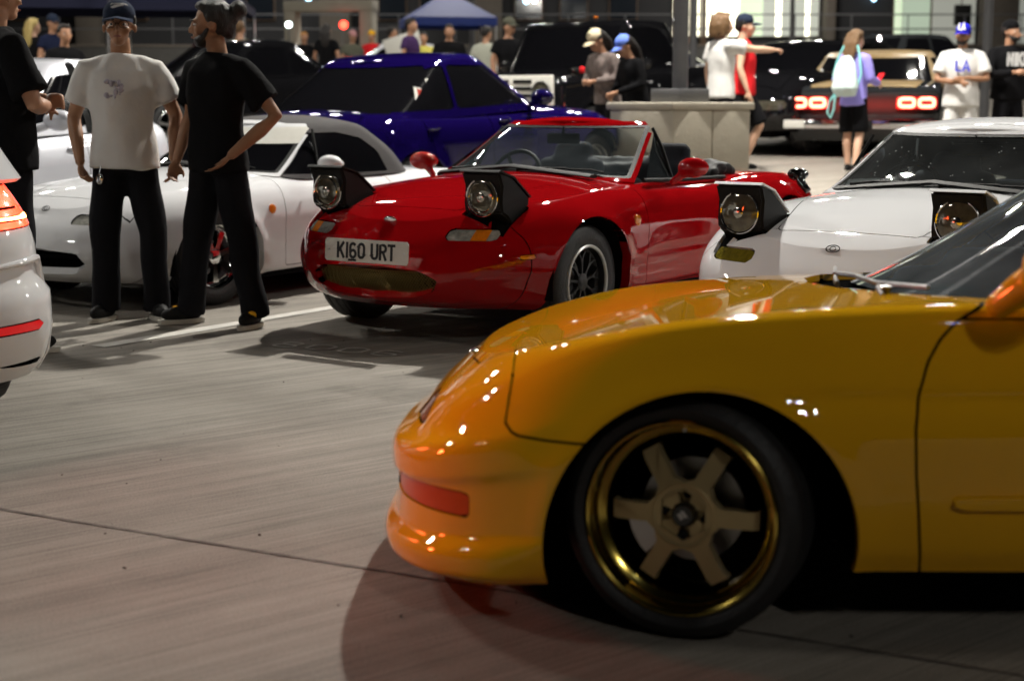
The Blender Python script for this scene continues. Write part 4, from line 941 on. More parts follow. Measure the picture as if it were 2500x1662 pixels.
# ------------------------------------------------------------------ cars further back
def hd2(f): return math.atan2(f[1], f[0])
def base(**k):
    P = dict(axles=(0, -2.65), hw=.88, nose=.88, tail=-3.65, Rt=.31, xn=[(0, .78), (.3, .88), (.6, .86), (.85, .70), (1, .5)], xt=[(0, -3.5), (.3, -3.62), (.7, -3.6), (.9, -3.5), (1, -3.4)],
        zb=[(.8, .22), (-3.5, .24)], zs=[(.9, .60), (.5, .74), (0, .84), (-.8, .90), (-2.0, .93), (-3.0, .97), (-3.5, .93)], zc=[(.9, .62), (.5, .78), (0, .90), (-.8, .97), (-3.0, 1.02), (-3.4, .98)],
        belt=.96, roof=1.45, gx=(-.62, -1.35, -2.45, -3.15), windows=[[(-1.05, .97), (-1.5, 1.32), (-2.02, 1.34), (-2.02, .97)], [(-2.1, .97), (-2.1, 1.34), (-2.45, 1.30), (-2.9, 1.0)]],
        doors=[[(-.55, .28), (-.55, .6), (-.6, 1.2), (-1.62, 1.2), (-1.62, .28)], [(-1.64, .28), (-1.64, 1.2), (-2.6, 1.2), (-2.45, .7), (-2.25, .28)]], hoodx=(.6, -.6), hz=.84)
    P.update(k); return P
def zreg(lo, hi, y0, y1, xm, back=False, r=.02):
    f = sdpoly(rrect(y0, y1, lo, hi, r), r)
    return (lambda V: np.maximum(f(np.abs(V[:, 1]), V[:, 2]), (V[:, 0] - xm) if back else (xm - V[:, 0])))
tails = [('tail_lamp', zreg(.72, .86, .45, .95, -3.1, True), 'taildark', .003)]
heads = [('headlight', zreg(.58, .70, .40, .82, .3), 'headglass', .003), ('grille', zreg(.34, .50, -.01, .45, .3), 'gloss', -.01)]
bl = closed_car('sedan', 'metallic deep blue sedan parked behind the red roadster', 'car', .14, 15.2, hd2((.60, .80)), M['blue'], base(regions=tails + heads, tail=-3.35, xt=[(0, -3.2), (.3, -3.33), (.7, -3.32), (.9, -3.25), (1, -3.15)], gx=(-.62, -1.35, -2.25, -3.05), rimm='blackrim', res=1.3, handle=M['blue'], bootx=(-3.02, -3.2),
    windows=[[(-1.08, .99), (-1.5, 1.31), (-2.0, 1.33), (-2.0, .99)], [(-2.07, .99), (-2.07, 1.33), (-2.35, 1.28), (-2.85, 1.01)]]))
# stickers on its rear side glass
G().prism([(-.085, -.06), (.05, -.09), (.085, .06), (-.04, .09)], -.003, .0).obj('window_sticker', M['plate'], bl, loc=(-2.42, -.733, 1.10), rot=(R(-22), 0, 0), smooth=False)
G().prism([(-.02, .0), (.05, -.02), (.06, .05), (-.01, .07)], -.006, -.003).obj('red_sticker_print', M['redprint'], bl, loc=(-2.42, -.733, 1.10), rot=(R(-22), 0, 0), smooth=False)
G().prism([(-.02, -.13), (.02, -.13), (.02, .13), (-.02, .13)], -.003, .0).obj('window_sticker', M['plate'], bl, loc=(-2.27, -.730, 1.12), rot=(R(-22), 0, 0), smooth=False)
closed_car('hatchback', 'silver hatchback parked behind the men, its door handle in view', 'car', -4.42, 10.15, hd2((-.33, -.944)), M['silver'], base(regions=tails + heads, tail=-2.95, axles=(0, -2.4), xt=[(0, -2.85), (.4, -2.95), (.9, -2.9), (1, -2.8)], gx=(-.6, -1.3, -2.3, -2.8), res=1.3, roof=1.46,
    windows=[[(-.95, .97), (-1.4, 1.31), (-1.58, 1.32), (-1.58, .97)], [(-1.68, .97), (-1.68, 1.32), (-2.2, 1.31), (-2.55, 1.0)]], doors=[[(-.5, .28), (-.5, .6), (-.55, 1.2), (-1.50, 1.2), (-1.50, .28)], [(-1.52, .28), (-1.52, 1.2), (-2.4, 1.2), (-2.2, .7), (-2.0, .28)]], pillar=(-1.58, -1.68), hz=.82))
# lifted black pickup with a pale boxy grille
def pickup():
    P = base(hw=.98, nose=.9, tail=-4.5, Rt=.42, axles=(0, -3.3), xn=[(0, .85), (.1, .9), (.95, .88), (1, .84)], xt=[(0, -4.4), (.5, -4.5), (1, -4.4)], zb=[(.9, .5), (-4.5, .5)], zs=[(.9, 1.20), (0, 1.24), (-1, 1.26), (-4.4, 1.28)], zc=[(.9, 1.22), (0, 1.28), (-1, 1.30), (-4.4, 1.28)],
        ins=[(0, .04), (.3, 0), (.9, .01), (1, .05)], fr=(.16, 3), rr=(.15, 3), belt=1.28, roof=1.93, gx=(-.65, -1.0, -2.35, -2.5), gin=.12, gfr=(.25, 3), grr=(.2, 3), windows=[[(-.95, 1.30), (-1.15, 1.78), (-2.2, 1.80), (-2.25, 1.30)]], doors=[[(-.7, .6), (-.7, 1.4), (-2.2, 1.4), (-2.2, .6)]], regions=[], rr_=.24, rimm='blackrim', hz=1.05, dz=-.20)
    t = closed_car('pickup', 'tall black pickup with a pale boxy chrome grille behind the blue sedan', 'pickup', .25, 19.9, hd2((-.56, -.83)), M['black'], P)
    G().box((.90, 0, 1.04), (.06, 1.86, .40), .02).obj('grille_surround', M['plate'], t)
    for k in range(4):
        for j in range(4): G().box((.925, -.50 + .335 * k, .91 + .085 * j), (.03, .27, .045), .004).obj('grille_slot', M['trim'], t)
    for sd in (1, -1):
        G().lathe([(.0, .125), (.03, .13), (.03, .11)], axis='X', n=28, c=(.925, sd * .78, 1.04)).obj('headlight_ring', M['chrome'], t); G().lathe([(.02, .11), (.035, .05), (.036, 0)], axis='X', n=24, c=(.925, sd * .78, 1.04)).obj('headlight', M['headglass'], t)
    G().box((1.0, 0, .72), (.12, 1.9, .18), .03).obj('front_bumper', M['chrome'], t)
    G().box((.95, .86, .82), (.03, .10, .10), .01).obj('indicator_lamp', M['amber'], t)
    for k in (3,): G().ell((-1.25, -.5 + .25 * k, 1.96), (.05, .03, .02), 10, 6).obj('roof_marker_lamp', M['amber'], t)
    return t
pickup()
closed_car('suv', 'black off-roader in shadow behind the pointing man', 'car', 3.25, 20.6, hd2((-.62, -.78)), M['black'], base(hw=.93, regions=heads, zs=[(.9, .85), (.5, .98), (0, 1.02), (-3.4, 1.08)], zc=[(.9, .87), (.5, 1.02), (0, 1.08), (-3.4, 1.1)], belt=1.02, roof=1.48, zb=[(.8, .32), (-3.5, .32)], Rt=.36, rimm='gunmetal' if 'gunmetal' in M else 'blackrim', windows=[[(-1.05, 1.1), (-1.45, 1.36), (-1.95, 1.38), (-1.95, 1.1)], [(-2.05, 1.1), (-2.05, 1.38), (-2.7, 1.32), (-3.0, 1.12)]], gx=(-.62, -1.3, -2.8, -3.3)))
closed_car('suv', 'dark grey off-roader behind the girl with the bag', 'car', 5.6, 27.4, hd2((-.75, -.66)), M['gunmetal'], base(hw=.93, regions=heads, zs=[(.9, .9), (0, 1.08), (-3.4, 1.1)], zc=[(.9, .92), (0, 1.12), (-3.4, 1.15)], belt=1.08, roof=1.60, zb=[(.8, .35), (-3.5, .35)], Rt=.37, windows=[[(-1.05, 1.14), (-1.35, 1.48), (-1.95, 1.50), (-1.95, 1.14)], [(-2.05, 1.14), (-2.05, 1.50), (-2.8, 1.44), (-3.0, 1.16)]], gx=(-.62, -1.15, -2.9, -3.4)))
# old muscle car with four lit tail lamp rings
def muscle():
    f = np.array([.33, .944]); tail = np.array([4.40, 19.4]); O = tail + f * 3.78
    P = base(hw=.96, nose=1.0, tail=-3.8, axles=(0, -2.8), Rt=.33, xn=[(0, .9), (.5, 1.0), (1, .8)], xt=[(0, -3.70), (.2, -3.74), (.5, -3.76), (.9, -3.74), (1, -3.66)], zb=[(.9, .25), (-3.6, .28)], zs=[(.9, .75), (0, .88), (-1, .92), (-2.4, .96), (-2.9, 1.0), (-3.7, .95)], zc=[(.9, .78), (0, .94), (-1, .98), (-2.9, 1.02), (-3.7, .97)], rr=(.12, 3),
        belt=.98, roof=1.40, gx=(-.9, -1.55, -2.3, -3.05), windows=[[(-1.25, 1.0), (-1.65, 1.28), (-2.2, 1.28), (-2.5, 1.02)]], doors=[[(-.85, .3), (-.85, 1.2), (-2.2, 1.2), (-2.2, .3)]], hoodx=(.7, -.8), bootx=(-2.9, -3.64), bodymat=M['gunmetal'], regions=[('rear_panel', zreg(.62, .90, -.01, .93, -3.5, True), 'trim', -.006)], gin=.2, dz=-.06, ins=[(0, .08), (.2, .02), (.6, 0), (.9, .02), (1, .06)])
    t = closed_car('muscle_car', 'weathered tan and black muscle car with glowing rectangular ring tail lamps', 'car', O[0], O[1], hd2(f), M['tan'], P)
    for sd in (1, -1):
        for yy in (.55, .79):
            pts = []
            for a in np.linspace(0, 2 * math.pi, 29):
                c, s_ = math.cos(a), math.sin(a); e = .5; pts.append((-3.785, sd * yy + .088 * abs(c) ** e * np.sign(c), .76 + .048 * abs(s_) ** e * np.sign(s_)))
            G().tube(pts, .022, 8).obj('tail_lamp', M['tailwhite'], t)
        G().box((-3.77, sd * .67, .76), (.02, .50, .16), .02).obj('tail_lamp_housing', M['taildark'], t)
    G().box((-3.86, 0, .50), (.12, 1.94, .13), .035).obj('rear_bumper', M['chrome'], t)
    G().box((-3.925, .0, .50), (.01, .31, .11), .004).obj('number_plate', M['trim'], t)
    G().box((-3.93, .82, .50), (.01, .26, .10), .004).obj('bumper_sticker', M['plate'], t)
    ld = bpy.data.lights.new('tail_light', 'AREA'); ld.shape = 'RECTANGLE'; ld.size = 1.3; ld.size_y = .12; ld.energy = 7; ld.color = (1, .05, .03)
    lo = bpy.data.objects.new('tail_light', ld); link(lo, t); lo.location = (-3.84, 0, .74); lo.rotation_euler = (R(90), 0, R(-90))
    return t
muscle()
for (lab, X, Y, f, m) in (('white car far off in the crowd, nearer the kiosk', -4.0, 32, (-1, .12), 'white'), ('white car far off right of the red signal light', -1.9, 36, (-1, .05), 'white2'),
                          ('dark red sedan far off behind the man with the bun', -6.6, 26, (-.9, -.4), 'maroon'), ('black sedan far off behind the man in the white T-shirt', -5.2, 21.5, (-.7, -.7), 'black'), ('white van-like car far off left of the canopy', 1.6, 37, (-.95, .2), 'silver')):
    closed_car('sedan', lab, 'car', X, Y, hd2(f), M[m], base(regions=tails + heads, roof=1.47))

# ------------------------------------------------------------------ canopies, kiosk, signal
M['canopy'] = mat('blue_canopy_fabric', (.006, .028, .20), .6, bump=.3, bscale=5); M['canopydark'] = mat('navy_canopy_fabric', (.002, .004, .03), .7)
def canopy(label, X, Y, w_, m, turn=0, h=2.15):
    t = thing('canopy', label, 'canopy tent', (X, Y, ground_z(Y)), turn)
    V = [(-w_, -w_, h), (w_, -w_, h), (w_, w_, h), (-w_, w_, h), (0, 0, h + .75), (-w_, -w_, h - .22), (w_, -w_, h - .22), (w_, w_, h - .22), (-w_, w_, h - .22)]
    mesh('canopy_roof', V, [(0, 1, 4), (1, 2, 4), (2, 3, 4), (3, 0, 4)], m, t, smooth=False)
    mesh('valance', V, [(0, 5, 6, 1), (1, 6, 7, 2), (2, 7, 8, 3), (3, 8, 5, 0)], m, t, smooth=False)
    for sx in (1, -1):
        for sy in (1, -1): G().tube([(sx * (w_ - .03), sy * (w_ - .03), 0), (sx * (w_ - .03), sy * (w_ - .03), h - .02)], .022, 8).obj('leg', M['alu'], t)
canopy('bright blue pop-up canopy tent in the far middle', -1.75, 42, 1.15, M['canopy'], R(12))
canopy('dark blue canopy tent at the far left edge', -9.2, 30, 1.5, M['canopydark'], R(10), 2.25)
canopy('dark blue canopy tent beyond the man in the white T-shirt', -8.0, 38, 1.6, M['canopydark'], R(5), 2.4)
t = thing('kiosk', 'pale concrete kiosk with a red signal light in the distance', 'kiosk', (-4.55, 42, ground_z(42)), R(-12))
G().box((.7, 0, 1.3), (.35, .5, 2.6), .02).obj('kiosk_pillar', M['concrete'], t); G().box((-.35, 0, 2.5), (2.5, .6, .28), .02).obj('kiosk_beam', M['concrete'], t); G().box((-1.45, 0, 1.2), (.3, .5, 2.35), .02).obj('kiosk_pillar', M['concrete'], t)
G().ell((.15, -.45, 1.98), (.11, .06, .11), 14, 9).obj('signal_lamp', mat('red_signal', (.8, .02, .01), .3, emit=(1, .04, .02), estr=9), t)
t = thing('lantern', 'small white lantern glowing left of the kiosk', 'lantern', (-5.6, 39, ground_z(39) + 1.95)); G().ell((0, 0, 0), (.075, .075, .075), 14, 9).obj('globe', mat('white_lantern', (.9, .9, .9), .3, emit=(.85, 1, .95), estr=10), t); G().tube([(0, 0, -1.95), (0, 0, -.07)], .02, 8).obj('stand', M['post'], t)
t = thing('poster_board', 'tilted white board held up beside the man in purple', 'board', (-2.15, 31, ground_z(31) + 1.35), R(8)); G().box((0, 0, 0), (.75, .03, .55), .005, rot=(0, R(-18), 0)).obj('panel', M['plate'], t); G().tube([(0, .03, -1.35), (0, .03, -.1)], .015, 6).obj('stand', M['post'], t)

# ------------------------------------------------------------------ buildings across the lot
M['facade'] = mat('dark_render_wall', (.020, .020, .022), .8, bump=.2, bscale=8); M['column'] = mat('brown_stone_column', (.10, .085, .07), .8, var=.2, bump=.3, bscale=6); M['frame'] = mat('bronze_mullion', (.10, .06, .035), .5)
M['litpane'] = mat('lit_lobby_glass', (.8, .8, .7), .3, emit=(1, .97, .74), estr=2.6, var=.2, vscale=.6); M['palepane'] = mat('dim_lobby_glass', (.5, .55, .42), .3, emit=(.62, .75, .52), estr=.80, var=.4, vscale=.5); M['greypane'] = mat('grey_lobby_wall', (.4, .4, .36), .5, emit=(.6, .66, .56), estr=.42, var=.4, vscale=.4); M['dimpane'] = mat('dim_green_glass', (.2, .25, .2), .3, emit=(.55, .66, .50), estr=.55, var=.4, vscale=.5); M['darkpane'] = mat('dark_window_glass', (.01, .014, .02), .08, spec=.8)
M['blueglint'] = mat('blue_white_glint', (.6, .8, 1), .3, emit=(.45, .75, 1), estr=5)
BY = 58.0; gz = ground_z(BY); pm_ = 3723. / BY
def bx(px): return (px - 1250) / pm_
def bz(py): return 1.17 + (255 - py) / pm_ - gz
b = thing('building', 'dark building with a brightly lit glazed lobby across the lot', 'building', (0, BY, gz), 0)
G().box((2, 4.0, 4.5), (90, 6.0, 9), 0).obj('wall', M['facade'], b)
panes = [(1642, 1676, 'litpane'), (1681, 1704, 'litpane'), (1716, 1730, 'litpane'), (1735, 1748, 'litpane'), (1752, 1800, 'litpane'), (1800, 1858, 'palepane'), (1858, 1888, 'greypane'), (1890, 1903, 'litpane'), (1904, 1960, 'greypane'), (1962, 1972, 'litpane'), (1974, 1994, 'greypane'),
         (2178, 2196, 'palepane'), (2198, 2264, 'dimpane'), (2270, 2338, 'greypane2'), (2342, 2374, 'greypane2'), (2474, 2530, 'greypane2')]
M['greypane2'] = mat('dim_grey_wall', (.3, .3, .27), .5, emit=(.58, .60, .52), estr=.34, var=.3, vscale=.5)
for (a, c, m) in panes:
    z0_, z1_ = (bz(92 if a < 2100 else 110), 3.9)
    w_ = G().box(((bx(a) + bx(c)) / 2, .93, (z0_ + z1_) / 2), (bx(c) - bx(a) + .08, .10, z1_ - z0_ + .08), 0).obj('window', M['frame'], b)
    G().box(((bx(a) + bx(c)) / 2, .85, (z0_ + z1_) / 2), (bx(c) - bx(a), .06, z1_ - z0_), 0).obj('pane', M[m], w_)
for (a, c, m) in ((790, 862, 'column'), (1150, 1226, 'column'), (205, 262, 'column'), (1706, 1715, 'frame'), (2002, 2024, 'column'), (2380, 2462, 'column')):
    G().box(((bx(a) + bx(c)) / 2, .4, 4.4), (bx(c) - bx(a), .9, 8.8), .02).obj('column', M[m], b)
for px in (40, 330, 520, 640, 960, 1060, 1290, 1400, 1520):
    w_ = G().box((bx(px), .93, 4.2), (1.1, .10, 3.4), 0).obj('window', M['frame'], b); G().box((bx(px), .86, 4.2), (1.0, .06, 3.3), 0).obj('pane', M['darkpane'], w_)
for (px, py) in ((447, 6), (580, 3), (560, 2), (758, 4), (1284, 6), (1304, 4), (2125, 0)):
    G().ell((bx(px), .75, bz(py)), (.10, .08, .16), 10, 7).obj('window_glint', M['blueglint'], b)  # glowing spots stand in for bluish reflections in the windows
G().box((bx(2333), .3, bz(44)), (.58, .3, .75), .02).obj('loudspeaker', M['trim'], b)
t = thing('parapet', 'low dark concrete parapet along the far side of the lot', 'wall', (0, BY - 3, ground_z(BY - 3)), 0); G().box((8, 0, .75), (60, .3, 1.5), 0).obj('parapet_wall', mat('grey_parapet', (.045, .043, .04), .85, var=.3), t); G().box((8, 0, 1.52), (60, .36, .06), 0).obj('coping', M['column'], t)
t = thing('railing', 'thin metal railing above the far parapet', 'railing', (0, BY - 3, ground_z(BY - 3) + 1.55), 0)
for z_ in (.55, 1.05): G().tube([(-22, 0, z_), (38, 0, z_)], .025, 6).obj('rail', M['post'], t)
for k in range(31): G().tube([(-22 + 2 * k, 0, 0), (-22 + 2 * k, 0, 1.05)], .022, 6).obj('baluster', M['post'], t)
# ------------------------------------------------------------------ people
def hand(g, wrist, d, up, side, curl=.5, sc=1.0, point=False):
    """palm + five bent fingers; d = direction of the forearm, up = back of the hand"""
    d = Vector(d).normalized(); up = Vector(up); up = (up - d * up.dot(d)).normalized(); rt = d.cross(up) * side; w0 = Vector(wrist)
    g.tube([w0 - d * .02 * sc, w0 + d * .03 * sc, w0 + d * .085 * sc], [(.017 * sc, .024 * sc), (.015 * sc, .036 * sc), (.012 * sc, .038 * sc)], 10) if abs(up.z) > 2 else g.ell(w0 + d * .048 * sc, (.036 * sc, .052 * sc, .016 * sc), 12, 8, Matrix((rt, d, up)).transposed())
    for k, (o, L) in enumerate(((-.030, .066), (-.010, .076), (.010, .072), (.029, .058))):
        b = w0 + d * .082 * sc + rt * o * sc; c = 0.05 if (point and k == 0) else curl; p1 = b + (d * math.cos(c * .7) - up * math.sin(c * .7)) * L * .48 * sc
        p2 = p1 + (d * math.cos(c * 1.8) - up * math.sin(c * 1.8)) * L * .36 * sc; p3 = p2 + (d * math.cos(c * 2.6) - up * math.sin(c * 2.6)) * L * .26 * sc
        g.tube([b - d * .02 * sc, p1, p2, p3], [.0085 * sc, .0078 * sc, .0072 * sc, .0062 * sc], 8)
    b = w0 + d * .025 * sc - rt * .026 * sc; p1 = b + (d * .7 - rt * .75 - up * .2).normalized() * .038 * sc; p2 = p1 + (d * .9 - rt * .25 - up * .35).normalized() * .034 * sc
    g.tube([b, p1, p2], [.0125 * sc, .0105 * sc, .008 * sc], 8)
DEF = dict(armL=[(.25, .03, 1.15), (.26, -.06, .90)], armR=[(-.25, .03, 1.15), (-.26, -.06, .90)], legL=[(.12, -.02, .50), (.13, .02, .09)], legR=[(-.12, -.02, .50), (-.13, .02, .09)])
def person(label, x, y, rz, H=1.75, look=0, nod=0, lean=0, pose_=None, skin='skin', top='tee_black', bottom='jeans', hair='short', hairm='hair', cap=None, capm=None, caprev=False, sleeve=.62, shorts=False, hem=.86, beard=False, glasses=False,
           res='far', group=None, shoem='trim', solem='sole', curl=(.5, .5), handup=(None, None), point=None, wide=1.0, legsplit=None, z=None, extra=None, headtilt=0):
    q = dict(DEF); q.update(pose_ or {})
    s = H / 1.75; z0 = ground_z(y) if z is None else z
    P = thing('person', label, 'person', (x, y, z0), rz, group)
    vox = {'near': .0095, 'mid': .016, 'far': .028}[res] * (1 / s)
    mtl = Matrix.Rotation(R(lean), 4, 'X')
    def LN(p):  # lean of the upper body about the hips
        p = Vector(p); k = max(0., min(1., (p.z - .95) / .25)); qv = mtl @ (p - Vector((0, 0, .95))) + Vector((0, 0, .95)); return p.lerp(qv, k)
    SH = {1: LN((.172 * wide, .012, 1.400)), -1: LN((-.172 * wide, .012, 1.400))}
    arms = {1: [LN(a) if k < 9 else a for k, a in enumerate(q['armL'])], -1: [LN(a) for a in q['armR']]}
    legs = {1: [Vector(a) for a in q['legL']], -1: [Vector(a) for a in q['legR']]}
    nb = LN((0, .015, 1.47)); hb = LN((0, 0, 1.53))
    HM = Matrix.Translation(hb + Vector((0, 0, -.018))) @ Matrix.Scale(1.10, 4) @ Matrix.Rotation(R(look), 4, 'Z') @ Matrix.Rotation(R(-nod - lean * .3), 4, 'X') @ Matrix.Rotation(R(headtilt), 4, 'Y') @ Matrix.Translation((0, -.012, -1.53)); HR = HM.to_3x3().normalized()
    def hd(p): return HM @ Vector(p)
    g = G()
    # head and face
    g.ell(hd((0, .012, 1.662)), (.074, .092, .090), 18, 12, HR); g.ell(hd((0, -.030, 1.612)), (.058, .060, .078), 16, 10, HR); g.ell(hd((0, -.055, 1.553)), (.034, .034, .024), 12, 8, HR)
    g.tube([hd((0, -.082, 1.650)), hd((0, -.100, 1.622)), hd((0, -.108, 1.604)), hd((0, -.088, 1.597))], [(.008, .010), (.010, .011), (.014, .011), (.010, .008)], 8)
    g.ell(hd((0, -.078, 1.653)), (.048, .018, .010), 12, 6, HR); g.ell(hd((0, -.088, 1.574)), (.024, .010, .010), 10, 6, HR)
    for sd in (1, -1): g.ell(hd((sd * .041, -.062, 1.608)), (.022, .02, .02), 10, 6, HR); g.ell(hd((sd * .077, .008, 1.622)), (.009, .019, .031), 10, 7, HR)
    g.tube([LN((0, .02, 1.42)), nb, hd((0, .012, 1.575))], [.075, .056, .052], 14)
    # trunk, arms, legs as one skin
    g.tube([LN((0, 0, .92)), LN((0, 0, 1.05)), LN((0, 0, 1.25)), LN((0, .01, 1.38)), LN((0, .01, 1.44))], [(.115, .08), (.12, .08), (.14, .095), (.145, .085), (.10, .07)], 18)
    for sd in (1, -1):
        A = [SH[sd]] + arms[sd]; g.tube([LN((sd * .08, .01, 1.42)), A[0], A[0].lerp(A[1], .5), A[1], A[1].lerp(A[2], .35), A[2]], [.05, .054, .046, .038, .041, .026], 12)
        d = (A[2] - A[1]).normalized(); up = handup[0 if sd > 0 else 1] or (sd * 1.0, 0, .15)
        hand(g, A[2], d, up, sd, curl[0 if sd > 0 else 1], 1.0, point == sd)
        Lg = [Vector((sd * .070, 0, .93))] + legs[sd]; g.tube([Lg[0], Lg[0].lerp(Lg[1], .5), Lg[1], Lg[1].lerp(Lg[2], .3) + Vector((0, .015, 0)), Lg[2], Lg[2] - Vector((0, 0, .03))], [.072, .066, .052, .055, .036, .04], 14)
    def sc_(g): g.V = [(v[0] * s, v[1] * s, v[2] * s) for v in g.V]; return g
    body = remeshed('body', sc_(g), M[skin], P, vox, 3 if res != 'far' else 2)
    # shirt
    t = G(); hz = hem
    t.tube([LN((0, 0, hz)), LN((0, -.005, .97)), LN((0, -.005, 1.10)), LN((0, -.008, 1.25)), LN((0, .0, 1.37)), LN((0, .012, 1.435)), LN((0, .016, 1.475))],
           [(.196 * wide, .148), (.184 * wide, .136), (.168 * wide, .128), (.186 * wide, .135), (.178 * wide, .118), (.120 * wide, .088), (.074, .068)], 26)
    for sd in (1, -1):
        A = [SH[sd]] + arms[sd]
        pts = [LN((sd * .05, .014, 1.418)), LN((sd * .115 * wide, .013, 1.408)), A[0] + Vector((0, 0, -.004)), A[0].lerp(A[1], .35), A[0].lerp(A[1], min(sleeve, 1))]; rs = [.058, .064, .070, .076, .086]
        if sleeve > 1: pts += [A[1].lerp(A[2], .5), A[1].lerp(A[2], .93)]; rs = [.058, .064, .068, .066, .060, .054, .042]
        t.tube(pts, rs, 16)
    sh = remeshed('shirt', sc_(t), M[top], P, vox * 1.25, 4, {'near': .014, 'mid': .008, 'far': 0}[res], 10)
    # trousers or shorts
    b = G(); b.tube([(0, 0, 1.0), (0, 0, .92), (0, .005, .84)], [(.145, .105), (.152, .112), (.15, .115)], 22)
    for sd in (1, -1):
        Lg = [Vector((sd * .074, 0, .92))] + legs[sd]
        if shorts: b.tube([Lg[0], Lg[0].lerp(Lg[1], .5), Lg[0].lerp(Lg[1], .95)], [.10, .105, .108], 16)
        else: b.tube([Lg[0], Lg[0].lerp(Lg[1], .5), Lg[1], Lg[1].lerp(Lg[2], .5), Lg[2] - Vector((0, 0, .035))], [.094, .092, .080, .075, .078], 18)
    remeshed('shorts' if shorts else 'trousers', sc_(b), M[bottom], P, vox * 1.25, 3, {'near': .016, 'mid': .008, 'far': 0}[res], 8)
    # shoes
    if res != 'far' or shorts:
        for sd in (1, -1):
            a = legs[sd][1]; ft = R(22 * sd) if not shorts else 0; fx, fy = math.sin(ft), -math.cos(ft)
            so = G().ell((a.x + fx * .05, a.y + fy * .05, .055), (.045, .125, .045), 16, 9, Matrix.Rotation(ft, 3, 'Z')).ell((a.x, a.y, .085), (.045, .055, .05), 12, 8)
            so_ = remeshed('shoe', sc_(so), M[shoem], P, vox * 1.1, 3)
            G().prism([(a.x * s + (math.cos(u) * .050 * math.cos(ft) - (math.sin(u) * .135 - .052) * -fx * -1) * s, a.y * s + (math.cos(u) * .050 * math.sin(ft) + (math.sin(u) * .135 - .052) * math.cos(ft)) * s) for u in np.linspace(0, 2 * math.pi, 20)[:-1]], .004, .028, axis='Z').obj('sole', M[solem], so_, sharp=50)
    # eyes, brows, mouth
    if res != 'far':
        for sd in (1, -1):
            e = G().ell(hd((sd * .030, -.0735, 1.634)) * s, (.0125 * s, .010 * s, .0075 * s), 12, 8, HR).obj('eye', M['eyewhite'], P)
            G().ell(hd((sd * .030, -.0825, 1.634)) * s, (.0052 * s, .003 * s, .0055 * s), 10, 6, HR).obj('iris', M['ink'], e)
            G().tube([hd((sd * .014, -.094, 1.654)) * s, hd((sd * .032, -.094, 1.659)) * s, hd((sd * .052, -.078, 1.652)) * s], [.0035 * s, .0045 * s, .0025 * s], 6).obj('eyebrow', M[hairm], P)
        G().ell(hd((0, -.0965, 1.575)) * s, (.021 * s, .0045 * s, .006 * s), 12, 6, HR).obj('mouth', M['mouthmat'], P)
    if beard:
        bg_ = G().ell(hd((0, -.052, 1.555)), (.046, .044, .036), 14, 9, HR)
        for sd in (1, -1): bg_.tube([hd((sd * .030, -.070, 1.553)), hd((sd * .055, -.035, 1.578)), hd((sd * .068, -.005, 1.615))], [.022, .017, .010], 8)
        bg_.tube([hd((-.022, -.094, 1.588)), hd((0, -.104, 1.590)), hd((.022, -.094, 1.588))], [.005, .006, .005], 6)
        remeshed('beard', sc_(bg_), M[hairm], P, vox, 1, .004, 60)
    if glasses:
        gg = G()
        for sd in (1, -1): gg.tube([hd((sd * (.032 + .024 * math.cos(a)), -.099 + .004 * math.cos(a) * -sd * 0, 1.632 + .018 * math.sin(a))) * s for a in np.linspace(0, 2 * math.pi, 17)], .0018 * s, 6); gg.tube([hd((sd * .056, -.096, 1.636)) * s, hd((sd * .078, .005, 1.638)) * s], .0015 * s, 5)
        gg.tube([hd((-.009, -.103, 1.636)) * s, hd((.009, -.103, 1.636)) * s], .0015 * s, 5).obj('glasses', M['trim'], P)
    # hair
    h = G()
    if hair in ('short', 'bun', 'long', 'shaggy', 'pony'):
        h.ell(hd((0, .028, 1.680)), (.084, .090, .082), 18, 12, HR); h.ell(hd((0, .055, 1.640)), (.074, .062, .075), 14, 10, HR); h.ell(hd((0, -.03, 1.722)), (.062, .05, .030), 12, 8, HR)
        for sd in (1, -1): h.ell(hd((sd * .072, .012, 1.665)), (.013, .035, .035), 10, 7, HR)
    if hair == 'bun': h.ell(hd((0, .135, 1.700)), (.048, .046, .050), 14, 10, HR); h.ell(hd((0, .09, 1.66)), (.05, .05, .05), 12, 8, HR); h.tube([hd((0, .09, 1.62)), hd((0, .085, 1.56))], [.04, .02], 8)
    if hair == 'shaggy':
        for k in range(26):
            a = R(-205 + 230 * k / 25); cx, cy = .078 * math.cos(a) * 1.05, .02 - .085 * math.sin(a) * 1.0
            h.tube([hd((cx * .9, cy * .9, 1.70)), hd((cx * 1.15, cy * 1.15, 1.62)), hd((cx * (1.2 + .2 * math.sin(k * 5)), cy * 1.25, 1.52 + .02 * math.sin(k * 3)))], [.028, .027, .012], 8)
    if hair in ('long', 'pony'):
        for k in range(9):
            u = -1 + k / 4; h.tube([hd((u * .06, .07, 1.70)), hd((u * .075, .105, 1.58)), hd((u * .055, .115, 1.42)), hd((u * .03, .11, 1.32 + .02 * math.sin(k * 4)))], [.03, .03, .026, .012], 8)
    if h.V: remeshed('hair', sc_(h), M[hairm], P, vox, 2, .006 if res != 'far' else .004, 45)
